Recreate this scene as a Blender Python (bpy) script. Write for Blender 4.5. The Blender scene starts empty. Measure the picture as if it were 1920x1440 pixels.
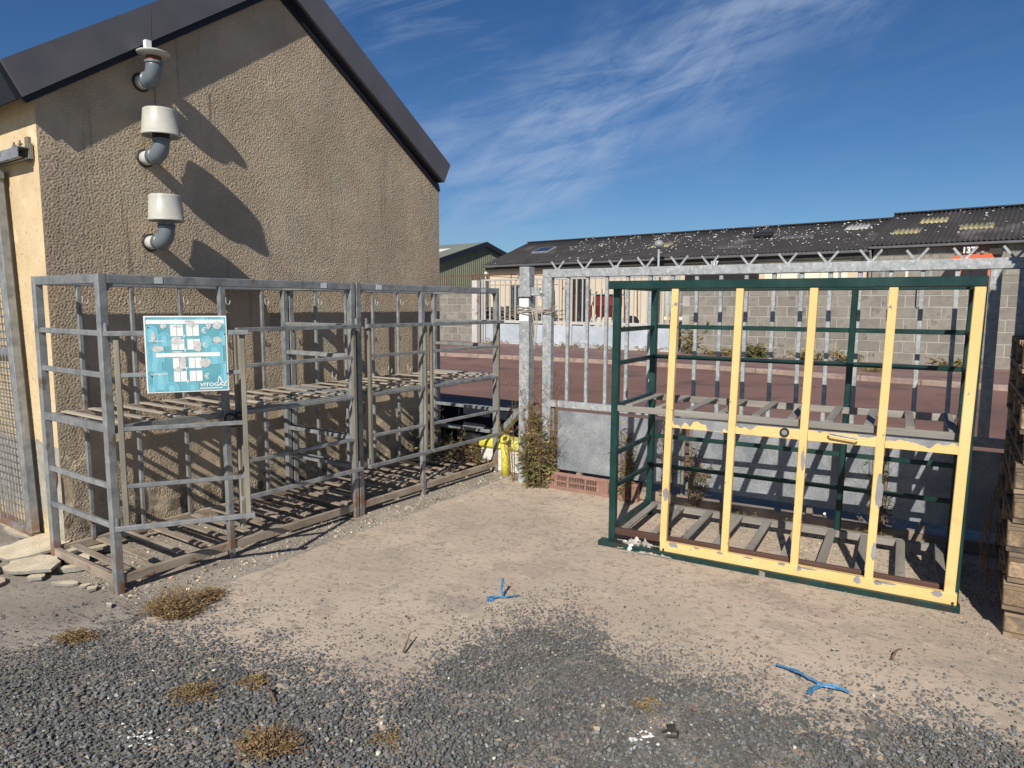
import bpy, bmesh, math, random
import numpy as np
from mathutils import Vector, Matrix, noise as mnoise

random.seed(11)
RNG = np.random.default_rng(11)
SC = bpy.context.scene
COL = SC.collection
RAD = math.radians

# ---------------------------------------------------------------- camera, sky, sun, exposure
cam_d = bpy.data.cameras.new('camera')
cam = bpy.data.objects.new('camera', cam_d)
COL.objects.link(cam)
cam_d.sensor_width = 36.0
cam_d.lens = 36.0 * 1306.6 / 1920.0
cam_d.clip_start = 0.05
cam_d.clip_end = 3000
pit, rol = 0.1137395, 0.0047357
F = Vector((0, math.cos(pit), -math.sin(pit)))
R0 = Vector((1, 0, 0)); U0 = Vector((0, math.sin(pit), math.cos(pit)))
Rv = R0 * math.cos(rol) + U0 * math.sin(rol)
Uv = -R0 * math.sin(rol) + U0 * math.cos(rol)
cam.matrix_world = Matrix(((Rv.x, Uv.x, -F.x, 0), (Rv.y, Uv.y, -F.y, 0), (Rv.z, Uv.z, -F.z, 1.6), (0, 0, 0, 1)))
SC.camera = cam

SUN_DIR_ANGLE, SUN_ELEV = RAD(74.6), RAD(35.8)      # where the light travels to, seen from above; height of the sun
LIGHT = Vector((math.cos(SUN_DIR_ANGLE) * math.cos(SUN_ELEV), math.sin(SUN_DIR_ANGLE) * math.cos(SUN_ELEV), -math.sin(SUN_ELEV)))
sun_d = bpy.data.lights.new('sun', 'SUN')
sun_d.energy = 5.0
sun_d.angle = RAD(0.53)
sun_d.color = (1.0, 0.935, 0.835)
sun = bpy.data.objects.new('sun', sun_d)
COL.objects.link(sun)
sun.rotation_euler = LIGHT.to_track_quat('-Z', 'Y').to_euler()
sun.location = (-3, -8, 12)

W = bpy.data.worlds.new('World'); SC.world = W; W.use_nodes = True
wn = W.node_tree; wn.nodes.clear()
def wnode(t, **k):
    n = wn.nodes.new(t)
    for a, b in k.items(): setattr(n, a, b)
    return n
wl = wn.links.new
sky = wnode('ShaderNodeTexSky', sky_type='NISHITA', sun_disc=False)
sky.sun_elevation = SUN_ELEV
sky.sun_rotation = math.atan2(-LIGHT.x, -LIGHT.y)
sky.air_density = 1.0; sky.dust_density = 0.05; sky.ozone_density = 2.5; sky.altitude = 300
bg = wnode('ShaderNodeBackground'); bg.inputs['Strength'].default_value = 0.050
wo = wnode('ShaderNodeOutputWorld')
tc = wnode('ShaderNodeTexCoord')
sep = wnode('ShaderNodeSeparateXYZ'); wl(tc.outputs['Generated'], sep.inputs[0])
def wm(op, a, b=None, clamp=False):
    n = wnode('ShaderNodeMath', operation=op); n.use_clamp = clamp
    for i, v in enumerate((a, b)):
        if v is None: continue
        if isinstance(v, (int, float)): n.inputs[i].default_value = v
        else: wl(v, n.inputs[i])
    return n.outputs[0]
az = wm('ARCTAN2', sep.outputs[0], sep.outputs[1])
el = wm('ARCSINE', sep.outputs[2])
# band of cirrus running up to the right across the view
ca, sa = 0.869, 0.495
s_ = wm('ADD', wm('MULTIPLY', wm('SUBTRACT', az, -0.084), ca), wm('MULTIPLY', wm('SUBTRACT', el, 0.125), sa))
t_ = wm('ADD', wm('MULTIPLY', wm('SUBTRACT', az, -0.084), -sa), wm('MULTIPLY', wm('SUBTRACT', el, 0.125), ca))
def wcomb(x, y, z):
    n = wnode('ShaderNodeCombineXYZ')
    for i, v in enumerate((x, y, z)):
        if isinstance(v, (int, float)): n.inputs[i].default_value = v
        else: wl(v, n.inputs[i])
    return n.outputs[0]
def wnoise(vec, scale, detail, rough, dist=0.0):
    n = wnode('ShaderNodeTexNoise'); wl(vec, n.inputs['Vector'])
    n.inputs['Scale'].default_value = scale; n.inputs['Detail'].default_value = detail
    n.inputs['Roughness'].default_value = rough; n.inputs['Distortion'].default_value = dist
    return n.outputs['Fac']
def wrange(v, a, b, c=0.0, d=1.0):
    n = wnode('ShaderNodeMapRange'); n.interpolation_type = 'SMOOTHSTEP'
    wl(v, n.inputs['Value'])
    for k, x in zip(('From Min', 'From Max', 'To Min', 'To Max'), (a, b, c, d)): n.inputs[k].default_value = x
    return n.outputs[0]
warp = wnoise(wcomb(s_, t_, 0.3), 5.0, 3, 0.5)
tw = wm('ADD', t_, wm('MULTIPLY', wm('SUBTRACT', warp, 0.5), 0.22))
core = wrange(wm('ABSOLUTE', wm('SUBTRACT', tw, -0.012)), 0.135, 0.01)
along = wm('MULTIPLY', wrange(s_, -0.12, 0.10, 0.35, 1.0), wrange(s_, 0.50, 0.95, 1.0, 0.25))
fib = wnoise(wcomb(wm('MULTIPLY', s_, 8.5), wm('MULTIPLY', t_, 27.0), 1.7), 1.0, 9, 0.68, 0.7)
fib2 = wnoise(wcomb(wm('ADD', wm('MULTIPLY', az, 7.0), wm('MULTIPLY', el, -5.0)), wm('ADD', wm('MULTIPLY', el, 34.0), wm('MULTIPLY', az, -6.0)), 4.2), 1.0, 8, 0.62, 0.7)
big = wnoise(wcomb(wm('MULTIPLY', az, 3.2), wm('MULTIPLY', el, 5.0), 7.3), 1.0, 3, 0.5)
c1 = wm('MULTIPLY', wm('MULTIPLY', core, along), wrange(wm('ADD', wm('MULTIPLY', fib, 0.55), wm('MULTIPLY', fib2, 0.45)), 0.33, 0.66))
leftm = wrange(az, 0.30, -0.20)
c2 = wm('MULTIPLY', wm('MULTIPLY', wrange(fib2, 0.42, 0.74), wrange(big, 0.36, 0.58)), wm('ADD', wm('MULTIPLY', leftm, 0.85), 0.10))
cl = wm('MINIMUM', wm('ADD', wm('MULTIPLY', c1, 0.52), wm('MULTIPLY', c2, 0.30)), 0.8)
skt = wnode('ShaderNodeHueSaturation'); skt.inputs['Saturation'].default_value = 1.18; skt.inputs['Value'].default_value = 1.0
wl(sky.outputs[0], skt.inputs['Color'])
tint = wnode('ShaderNodeVectorMath', operation='MULTIPLY'); wl(skt.outputs[0], tint.inputs[0]); tint.inputs[1].default_value = (0.80, 1.02, 1.30)
mixc = wnode('ShaderNodeMix', data_type='RGBA')
wl(cl, mixc.inputs[0]); wl(tint.outputs[0], mixc.inputs[6]); mixc.inputs[7].default_value = (7.6, 9.4, 12.8, 1)
wl(mixc.outputs[2], bg.inputs['Color']); wl(bg.outputs[0], wo.inputs[0])

SC.view_settings.view_transform = 'Standard'
SC.view_settings.look = 'None'
SC.view_settings.gamma = 1.0
SC.view_settings.use_curve_mapping = False
SC.view_settings.exposure = 0.12
SC.render.engine = 'CYCLES'
SC.cycles.use_denoising = True
SC.cycles.max_bounces = 6
SC.cycles.diffuse_bounces = 3

# ---------------------------------------------------------------- materials
def M(name, cols, sc=6.0, rough=0.7, metal=0.0, bump=0.0, bsc=60.0, bdist=0.003, over=(), stretch=(1, 1, 1),
      space='obj', spec=0.5, rnd=0.0, detail=5, tone=None, voro=None, rvar=0.1):
    """noise-driven colour with overlays: over = (colour, scale, lo, hi, stretch, gate) ; gate = (z0, z1) full below z0, none above z1"""
    m = bpy.data.materials.new(name); m.use_nodes = True
    nt = m.node_tree; nt.nodes.clear(); L = nt.links.new
    def nd(t, **k):
        n = nt.nodes.new(t)
        for a, b in k.items(): setattr(n, a, b)
        return n
    out = nd('ShaderNodeOutputMaterial'); p = nd('ShaderNodeBsdfPrincipled'); L(p.outputs[0], out.inputs[0])
    p.inputs['Metallic'].default_value = metal
    p.inputs['Specular IOR Level'].default_value = spec
    geo = nd('ShaderNodeNewGeometry')
    oi = nd('ShaderNodeObjectInfo')
    if space == 'obj':
        tcn = nd('ShaderNodeTexCoord')
        off = nd('ShaderNodeVectorMath', operation='SCALE'); off.inputs[0].default_value = (17.3, 9.1, 5.7); L(oi.outputs['Random'], off.inputs['Scale'])
        ad = nd('ShaderNodeVectorMath', operation='ADD'); L(tcn.outputs['Object'], ad.inputs[0]); L(off.outputs[0], ad.inputs[1])
        base = ad.outputs[0]
    else:
        base = geo.outputs['Position']
    def nz(scale, st, det=detail, ro=0.6):
        mp = nd('ShaderNodeMapping'); mp.inputs['Scale'].default_value = st; L(base, mp.inputs[0])
        n = nd('ShaderNodeTexNoise'); L(mp.outputs[0], n.inputs['Vector'])
        n.inputs['Scale'].default_value = scale; n.inputs['Detail'].default_value = det; n.inputs['Roughness'].default_value = ro
        return n.outputs['Fac']
    cr = nd('ShaderNodeValToRGB'); L(nz(sc, stretch), cr.inputs[0])
    while len(cr.color_ramp.elements) < len(cols): cr.color_ramp.elements.new(0.5)
    k = len(cols)
    for i, c in enumerate(cols):
        cr.color_ramp.elements[i].position = 0.3 + 0.4 * i / max(1, k - 1)
        cr.color_ramp.elements[i].color = (*c, 1)
    cur = cr.outputs[0]
    if voro:
        v = nd('ShaderNodeTexVoronoi'); L(base, v.inputs['Vector']); v.inputs['Scale'].default_value = voro[0]
        hs = nd('ShaderNodeMapRange'); L(v.outputs['Color'], hs.inputs['Value'])
        hs.inputs['To Min'].default_value = 1 - voro[1]; hs.inputs['To Max'].default_value = 1 + voro[1]
        mu = nd('ShaderNodeVectorMath', operation='SCALE'); L(cur, mu.inputs[0]); L(hs.outputs[0], mu.inputs['Scale']); cur = mu.outputs[0]
    for o in over:
        c, s, lo, hi = o[:4]
        st = o[4] if len(o) > 4 and o[4] else (1, 1, 1)
        mr = nd('ShaderNodeMapRange'); mr.interpolation_type = 'SMOOTHSTEP'
        L(nz(s, st), mr.inputs['Value']); mr.inputs['From Min'].default_value = lo; mr.inputs['From Max'].default_value = hi
        fac = mr.outputs[0]
        if len(o) > 5:
            z0, z1 = o[5]
            sp = nd('ShaderNodeSeparateXYZ'); L(geo.outputs['Position'], sp.inputs[0])
            g = nd('ShaderNodeMapRange'); L(sp.outputs[2], g.inputs['Value'])
            g.inputs['From Min'].default_value = z1; g.inputs['From Max'].default_value = z0
            mm = nd('ShaderNodeMath', operation='MULTIPLY'); L(fac, mm.inputs[0]); L(g.outputs[0], mm.inputs[1]); fac = mm.outputs[0]
        mx = nd('ShaderNodeMix', data_type='RGBA'); L(fac, mx.inputs[0]); L(cur, mx.inputs[6]); mx.inputs[7].default_value = (*c, 1)
        cur = mx.outputs[2]
    if rnd:
        mr = nd('ShaderNodeMapRange'); L(oi.outputs['Random'], mr.inputs['Value'])
        mr.inputs['To Min'].default_value = 1 - rnd; mr.inputs['To Max'].default_value = 1 + rnd
        mu = nd('ShaderNodeVectorMath', operation='SCALE'); L(cur, mu.inputs[0]); L(mr.outputs[0], mu.inputs['Scale']); cur = mu.outputs[0]
    if tone:
        at = nd('ShaderNodeAttribute', attribute_name=tone)
        c2 = nd('ShaderNodeVectorMath', operation='MULTIPLY'); L(cur, c2.inputs[0]); L(at.outputs['Vector'], c2.inputs[1]); cur = c2.outputs[0]
    L(cur, p.inputs['Base Color'])
    rr = nd('ShaderNodeMapRange'); L(nz(sc * 2.3, stretch, 3), rr.inputs['Value'])
    rr.inputs['From Min'].default_value = .3; rr.inputs['From Max'].default_value = .7
    rr.inputs['To Min'].default_value = max(.05, rough - rvar); rr.inputs['To Max'].default_value = min(1, rough + rvar)
    L(rr.outputs[0], p.inputs['Roughness'])
    if bump:
        b = nd('ShaderNodeBump'); b.inputs['Strength'].default_value = bump; b.inputs['Distance'].default_value = bdist
        L(nz(bsc, stretch, 6, 0.65), b.inputs['Height']); L(b.outputs[0], p.inputs['Normal'])
    return m

GALV = M('galvanised_steel', [(.165, .178, .186), (.255, .268, .272), (.35, .358, .356)], 14, .42, .25, .15, 120, .001,
         over=[((.16, .13, .10), 7, .56, .72), ((.23, .105, .045), 9, .40, .58, None, (.06, .30))], voro=(160, .08), rnd=.10)
GALVD = M('soiled_steel', [(.19, .15, .115), (.29, .235, .18), (.39, .33, .26)], 9, .7, 0, .3, 150, .001,
          over=[((.20, .09, .04), 11, .56, .7)], rnd=.15, stretch=(.5, 1, 1))
GALVB = M('browned_steel', [(.15, .14, .11), (.21, .195, .155), (.28, .26, .21)], 9, .6, .1, .2, 150, .001, rnd=.10, stretch=(.3, 1, 1))
GATE = M('gate_zinc', [(.25, .27, .28), (.35, .37, .38), (.46, .48, .485)], 22, .48, .15, .12, 120, .001,
         over=[((.52, .545, .56), 30, .55, .66), ((.22, .20, .17), 6, .62, .75)], voro=(70, .10))
PANEL = M('panel_zinc', [(.20, .22, .24), (.27, .29, .31), (.35, .37, .385)], 6, .5, .2, .1, 200, .001,
          over=[((.20, .20, .19), 5, .58, .75)], voro=(170, .28))
FPANEL = M('far_panel_zinc', [(.40, .45, .50), (.50, .55, .60), (.60, .64, .68)], .9, .5, .1, 0,
           over=[((.28, .28, .27), 3, .62, .8, (1, 1, 4))], voro=(12, .08))
FBAR = M('far_gate_paint', [(.42, .42, .40), (.52, .51, .48)], 3, .6, rnd=.08)
GREEN = M('green_paint', [(.005, .028, .026), (.008, .037, .033), (.016, .055, .048)], 5, .38, 0, .1, 90, .001,
          over=[((.05, .10, .09), 14, .62, .74, (.3, 1, 1)), ((.04, .03, .022), 12, .46, .66, None, (.02, .10)), ((.05, .035, .025), 22, .72, .76)], rnd=.1, spec=.4)
YELLOW = M('yellow_paint', [(.71, .475, .18), (.77, .525, .215), (.81, .57, .26)], 3, .5, 0, .12, 60, .001,
           over=[((.24, .25, .255), 19, .67, .68), ((.40, .22, .08), 40, .68, .73), ((.56, .40, .18), 9, .55, .80)], stretch=(.6, 1, 1))
CHIPPED = M('bare_primer_steel', [(.20, .21, .215), (.27, .28, .285), (.33, .34, .34)], 12, .55, .2, .15, 90, .001)
SLATW = M('weathered_slat', [(.16, .145, .125), (.24, .225, .20), (.33, .31, .28)], 7, .85, 0, .4, 120, .001, stretch=(.12, 1, 1), rnd=.14,
          over=[((.12, .055, .035), 6, .62, .72)])
SLATT = M('dusty_slat', [(.26, .225, .175), (.38, .335, .265), (.50, .445, .36)], 7, .85, 0, .3, 120, .001, stretch=(.12, 1, 1), rnd=.14)
DARKWOOD = M('reddish_dark_board', [(.055, .028, .02), (.10, .05, .035), (.15, .08, .055)], 6, .6, stretch=(.1, 1, 1))
NAVY = M('anthracite_sheet', [(.088, .085, .097), (.100, .097, .110), (.116, .111, .122)], 3, .5, 0, .05, 40, .001, over=[((.10, .09, .08), 9, .66, .8)])
NAVYD = M('dark_trim_and_shade', [(.010, .013, .022), (.014, .018, .030)], 3, .55)  # near-black; also stands in for shade on verge trim and low panel
CREAM = M('yellow_render', [(.54, .41, .235), (.62, .48, .285), (.70, .56, .35)], 3, .9, 0, .35, 260, .002,
          over=[((.34, .24, .13), 45, .60, .70), ((.76, .64, .42), 2.2, .56, .7)], space='w')
STUCCO = M('roughcast_render', [(.37, .295, .205), (.45, .36, .255), (.53, .43, .31)], 2.2, .95, 0, .5, 240, .0025,
           over=[((.38, .315, .235), 1.6, .52, .70, (1.4, 1.4, .35)), ((.52, .38, .28), 5, .62, .76, (1, 1, .5)),
                 ((.39, .365, .275), 2.7, .56, .74, (1, 1, .3)), ((.64, .55, .39), 7, .60, .66, None, (.75, 1.15)),
                 ((.17, .14, .10), 9, .46, .60, None, (.15, .55)), ((.24, .19, .135), 3.2, .60, .72, (5, 5, .22))], space='w')
PLINTH = M('grey_plinth_render', [(.26, .24, .20), (.36, .335, .28), (.46, .42, .34)], 7, .95, 0, .5, 160, .003,
           over=[((.66, .50, .25), 6, .47, .56, (1, 1, .7), (.10, .30)), ((.30, .27, .23), 30, .55, .65)], space='w')
WHITEPL = M('offwhite_plastic', [(.40, .395, .35), (.46, .455, .40), (.51, .50, .44)], 9, .42, 0, over=[((.42, .42, .38), 5, .6, .75, (1, 1, .4))])
PVC = M('grey_pipe_plastic', [(.13, .16, .185), (.17, .20, .225)], 9, .38, over=[((.34, .34, .33), 8, .62, .72)])
PVCW = M('pale_pipe_plastic', [(.45, .45, .43), (.60, .60, .58)], 9, .4)
BLACK = M('black_rubber', [(.012, .012, .013), (.022, .022, .024)], 20, .6)
BROWNB = M('rusty_band', [(.16, .05, .03), (.22, .08, .05)], 20, .7)
RUST = M('rust_stain', [(.15, .045, .015), (.30, .11, .04), (.42, .22, .09)], 30, .95)
RUSTY = M('rusty_tube', [(.12, .06, .04), (.20, .11, .07)], 5, .85)
DIRT = M('gritty_ground', [(.22, .19, .155), (.31, .27, .225), (.41, .36, .30)], 1.6, .95, 0, .8, 90, .006,
         over=[((.15, .135, .12), 28, .52, .66), ((.36, .315, .26), 60, .60, .68), ((.12, .115, .11), 110, .62, .70), ((.20, .17, .135), 3.5, .55, .72)], space='w', detail=8)
ROAD = M('reddish_asphalt', [(.155, .080, .062), (.195, .104, .082), (.235, .130, .104)], .35, .92, 0, .3, 70, .004,
         over=[((.26, .20, .18), 40, .66, .72), ((.12, .075, .062), .9, .52, .64), ((.24, .15, .12), 2.2, .62, .70), ((.25, .18, .155), .8, .60, .8, (1, 3, 1))], space='w', detail=8)
PAVE = M('reddish_pavement', [(.155, .088, .078), (.20, .12, .105), (.25, .16, .135)], .8, .95, 0, .3, 60, .004,
         over=[((.33, .27, .22), 2.2, .56, .72), ((.42, .38, .33), 30, .68, .72)], space='w', detail=8)
KERB = M('pale_kerb', [(.26, .185, .15), (.33, .245, .20), (.40, .315, .26)], 3, .9, over=[((.24, .17, .145), 4, .5, .65)])
YARD = M('pale_yard', [(.34, .31, .27), (.42, .39, .34)], .4, .95, space='w')
BLOCK = M('concrete_block', [(.185, .172, .145), (.238, .22, .188), (.29, .27, .232)], 3, .95, 0, .5, 60, .004,
          over=[((.155, .14, .12), 3, .55, .70), ((.38, .345, .30), 30, .62, .7)], rnd=.13)
MORTAR = M('wall_mortar', [(.33, .31, .28), (.42, .40, .36)], 4, .95, 0, .4, 40, .004)
HWALL = M('cream_house_wall', [(.56, .46, .33), (.62, .52, .385)], .8, .9, over=[((.52, .42, .33), 2, .6, .75)])
HWALL2 = M('white_band', [(.72, .66, .50), (.78, .72, .56)], 2, .8)
ROOFM = M('dark_fibre_cement', [(.022, .021, .022), (.030, .028, .029), (.041, .038, .038)], .9, .85, 0, .2, 30, .004,
          over=[((.09, .08, .085), .35, .60, .74, (1, 1, 1)), ((.75, .73, .66), 4.2, .735, .755), ((.60, .58, .50), 8, .755, .77)], detail=3)
ROOFT = M('translucent_sheet', [(.22, .20, .10), (.34, .30, .15), (.44, .40, .24)], 3, .5, over=[((.55, .52, .40), 9, .6, .7)], rnd=.25)
GUTTER = M('dark_gutter', [(.10, .095, .10), (.13, .125, .13)], 2, .5)
SOFFIT = M('dark_soffit', [(.03, .028, .025), (.045, .04, .035)], 2, .8)
GLASS = M('skylight_glass', [(.02, .025, .04), (.03, .035, .055)], 2, .12, spec=.8, rvar=.02)
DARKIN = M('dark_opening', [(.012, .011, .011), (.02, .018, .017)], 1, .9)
SHEDG = M('green_cladding', [(.175, .185, .128), (.205, .215, .152)], .4, .6, rnd=.05)
SHEDR = M('grey_green_roof', [(.17, .185, .15), (.205, .22, .18)], .4, .7)
WHITE = M('white_paint', [(.72, .72, .70), (.80, .80, .78)], 4, .5)
SGREY = M('torn_paper_grey', [(.42, .43, .42), (.55, .55, .53), (.66, .66, .64)], 55, .8)
SPAPER = M('white_print', [(.74, .77, .76), (.80, .82, .81)], 20, .5)
STEAL = M('teal_print', [(.09, .31, .38), (.12, .36, .43), (.15, .41, .48)], 7, .45, over=[((.19, .52, .62), 9, .58, .72)])
SLIGHT = M('light_teal_print', [(.19, .50, .60), (.26, .58, .67)], 9, .45)
SMID = M('mid_teal_print', [(.11, .38, .47), (.16, .44, .54), (.21, .50, .58)], 9, .45)
SDARK = M('dark_teal_print', [(.06, .25, .31), (.08, .29, .35)], 9, .45)
STICK = M('pale_sticker', [(.50, .54, .58), (.58, .61, .64)], 30, .5)
BOXWOOD = M('pallet_board', [(.12, .085, .055), (.20, .145, .095), (.31, .225, .145)], 9, .9, 0, .5, 90, .002, stretch=(.15, 1, 1), rnd=.3,
            over=[((.09, .075, .06), 5, .55, .7)])
CHIPB = M('pallet_chipblock', [(.15, .105, .065), (.26, .185, .115), (.38, .28, .175)], 45, .95, 0, .7, 140, .003, rnd=.3,
          over=[((.12, .095, .07), 9, .52, .68)])
CRATE = M('brown_plastic', [(.22, .125, .095), (.27, .155, .12), (.32, .195, .16)], 9, .55, over=[((.40, .30, .26), 14, .62, .74)])
YPLAST = M('yellow_plastic', [(.60, .54, .05), (.68, .62, .09), (.76, .71, .22)], 6, .4)
WPLAST = M('white_plastic', [(.62, .60, .55), (.72, .70, .65)], 8, .5, over=[((.38, .35, .30), 11, .62, .72)])
BLUE = M('blue_twine', [(.02, .11, .26), (.04, .19, .38), (.10, .28, .46)], 40, .5)
TWIG = M('dry_stem', [(.10, .055, .03), (.19, .11, .06), (.26, .17, .10)], 30, .9, tone=None)
LEAF = M('weed_leaf', [(.04, .065, .018), (.075, .10, .03), (.13, .145, .05)], 18, .7, over=[((.26, .19, .07), 25, .60, .7)])
LEAFY = M('yellowing_leaf', [(.14, .11, .035), (.24, .19, .07), (.34, .26, .10)], 18, .75)
DRYTUFT = M('dried_moss_weed', [(.17, .115, .045), (.27, .19, .08), (.37, .275, .13)], 30, .9)
DRYGREY = M('grey_litter', [(.22, .19, .16), (.36, .32, .28), (.48, .44, .39)], 25, .85)
CLEARFILM = M('crumpled_film', [(.32, .28, .24), (.45, .41, .37), (.62, .58, .53)], 16, .35, over=[((.18, .15, .12), 22, .58, .66)])
SLABY = M('broken_render_plate', [(.46, .39, .28), (.60, .52, .38), (.70, .62, .47)], 8, .92, 0, .8, 70, .008, over=[((.36, .18, .12), 7, .70, .78)])
SLABG = M('plate_edge_grey', [(.20, .185, .16), (.30, .28, .24)], 20, .95, 0, .6, 60, .005)
STONE = M('gravel_stone', [(.100, .104, .103), (.132, .135, .131), (.172, .172, .162)], 60, .9, 0, .3, 400, .001, tone='tone', space='w')
BED = M('gravel_bed', [(.10, .097, .088), (.16, .15, .13), (.25, .225, .19)], 30, .95, 0, .8, 110, .006, over=[((.34, .285, .225), 3.5, .48, .62)], space='w')
RED = M('red_machine_paint', [(.13, .022, .016), (.19, .035, .024)], 3, .5)
ORANGE = M('orange_paint', [(.62, .115, .04), (.70, .15, .06)], 3, .5)
GREYM = M('grey_metal', [(.20, .21, .215), (.28, .29, .29)], 4, .5)
BRANCH = M('cut_branches', [(.055, .045, .032), (.12, .10, .075), (.22, .19, .15)], 3, .9, rnd=.3)
LIMESPOT = M('lime_spot', [(.70, .69, .66), (.80, .79, .76)], 20, .9)

# broom-finished concrete slab with fine grooves running along the gate
def slab_material():
    m = bpy.data.materials.new('broomed_concrete'); m.use_nodes = True
    nt = m.node_tree; nt.nodes.clear(); L = nt.links.new
    def nd(t, **k):
        n = nt.nodes.new(t)
        for a, b in k.items(): setattr(n, a, b)
        return n
    out = nd('ShaderNodeOutputMaterial'); p = nd('ShaderNodeBsdfPrincipled'); L(p.outputs[0], out.inputs[0])
    p.inputs['Roughness'].default_value = .93
    geo = nd('ShaderNodeNewGeometry')
    def nz(scale, st=(1, 1, 1), rot=0.0, det=6, ro=.6):
        mp = nd('ShaderNodeMapping'); mp.inputs['Scale'].default_value = st; mp.inputs['Rotation'].default_value = (0, 0, rot)
        # rotate first, then stretch
        mp.vector_type = 'TEXTURE' if False else 'POINT'
        r = nd('ShaderNodeVectorRotate', rotation_type='Z_AXIS'); r.inputs['Angle'].default_value = rot; L(geo.outputs['Position'], r.inputs[0])
        mp.inputs['Rotation'].default_value = (0, 0, 0); L(r.outputs[0], mp.inputs[0])
        n = nd('ShaderNodeTexNoise'); L(mp.outputs[0], n.inputs['Vector'])
        n.inputs['Scale'].default_value = scale; n.inputs['Detail'].default_value = det; n.inputs['Roughness'].default_value = ro
        return n.outputs['Fac']
    def mr(v, a, b, c=0., d=1.):
        n = nd('ShaderNodeMapRange'); n.interpolation_type = 'SMOOTHSTEP'; L(v, n.inputs['Value'])
        for k, x in zip(('From Min', 'From Max', 'To Min', 'To Max'), (a, b, c, d)): n.inputs[k].default_value = x
        return n.outputs[0]
    def mix(f, a, c):
        n = nd('ShaderNodeMix', data_type='RGBA'); L(f, n.inputs[0]); L(a, n.inputs[6]); n.inputs[7].default_value = (*c, 1); return n.outputs[2]
    def mul(a, b):
        n = nd('ShaderNodeMath', operation='MULTIPLY')
        for i, v in enumerate((a, b)):
            if isinstance(v, (int, float)): n.inputs[i].default_value = v
            else: L(v, n.inputs[i])
        return n.outputs[0]
    cr = nd('ShaderNodeValToRGB'); L(nz(1.1), cr.inputs[0])
    e = cr.color_ramp.elements; e[0].position = .32; e[0].color = (.42, .342, .265, 1); e[1].position = .68; e[1].color = (.57, .465, .36, 1)
    cur = cr.outputs[0]
    cur = mix(mr(nz(.8, (1, 2.2, 1), RAD(32)), .54, .72), cur, (.44, .335, .275))
    cur = mix(mr(nz(2.6), .58, .74), cur, (.34, .30, .25))
    cur = mix(mul(mr(nz(26, (1, 1, 1), 0, 8), .54, .62), .62), cur, (.255, .215, .17))
    cur = mix(mul(mr(nz(75, (1, 1, 1), 0, 3), .62, .69), .75), cur, (.17, .155, .14))
    cur = mix(mul(mr(nz(3.0, (1, 14, 1), RAD(32)), .60, .70), .35), cur, (.60, .50, .40))
    gro = nz(8.0, (.35, 11, 1), RAD(32), 3, .5)
    cur = mix(mul(mul(mr(gro, .52, .60), mr(nz(1.4), .40, .58)), .30), cur, (.25, .195, .155))
    cur = mix(mul(mr(nz(1.9, det=10, ro=.7), .53, .60), .45), cur, (.285, .245, .20))
    cur = mix(mul(mr(nz(5.5, det=10, ro=.7), .60, .66), .5), cur, (.64, .54, .42))
    rid = nd('ShaderNodeMath', operation='ABSOLUTE'); sb = nd('ShaderNodeMath', operation='SUBTRACT'); L(nz(.55, det=9, ro=.62), sb.inputs[0]); sb.inputs[1].default_value = .5; L(sb.outputs[0], rid.inputs[0])
    crk = mr(rid.outputs[0], .0022, .0008)
    cur = mix(mul(crk, .6), cur, (.12, .10, .085))
    L(cur, p.inputs['Base Color'])
    b1 = nd('ShaderNodeBump'); b1.inputs['Strength'].default_value = .55; b1.inputs['Distance'].default_value = .004; L(gro, b1.inputs['Height'])
    b2 = nd('ShaderNodeBump'); b2.inputs['Strength'].default_value = .6; b2.inputs['Distance'].default_value = .004; L(nz(75, det=8), b2.inputs['Height']); L(b1.outputs[0], b2.inputs['Normal'])
    L(b2.outputs[0], p.inputs['Normal'])
    return m
SLAB = slab_material()

# ---------------------------------------------------------------- mesh helpers
def link(o, parent=None):
    COL.objects.link(o)
    if parent is not None: o.parent = parent
    return o

def tag(o, label=None, cat=None, group=None, kind=None):
    for k, v in (('label', label), ('category', cat), ('group', group), ('kind', kind)):
        if v: o[k] = v
    return o

def empty(name, loc, rz=0.0, label=None, cat=None, group=None):
    o = bpy.data.objects.new(name, None)
    o.location = loc; o.rotation_euler = (0, 0, rz); o.empty_display_size = .1
    link(o); return tag(o, label, cat, group)

def mesh(name, V, Fc, mat, smooth=False):
    me = bpy.data.meshes.new(name); me.from_pydata([tuple(v) for v in V], [], Fc)
    mats = mat if isinstance(mat, (list, tuple)) else [mat]
    for m in mats: me.materials.append(m)
    if smooth: me.polygons.foreach_set('use_smooth', [True] * len(me.polygons))
    me.update(); return me

def obj(name, me, parent=None, mtx=None):
    o = bpy.data.objects.new(name, me); link(o, parent)
    if mtx is not None: o.matrix_local = mtx
    return o

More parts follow.
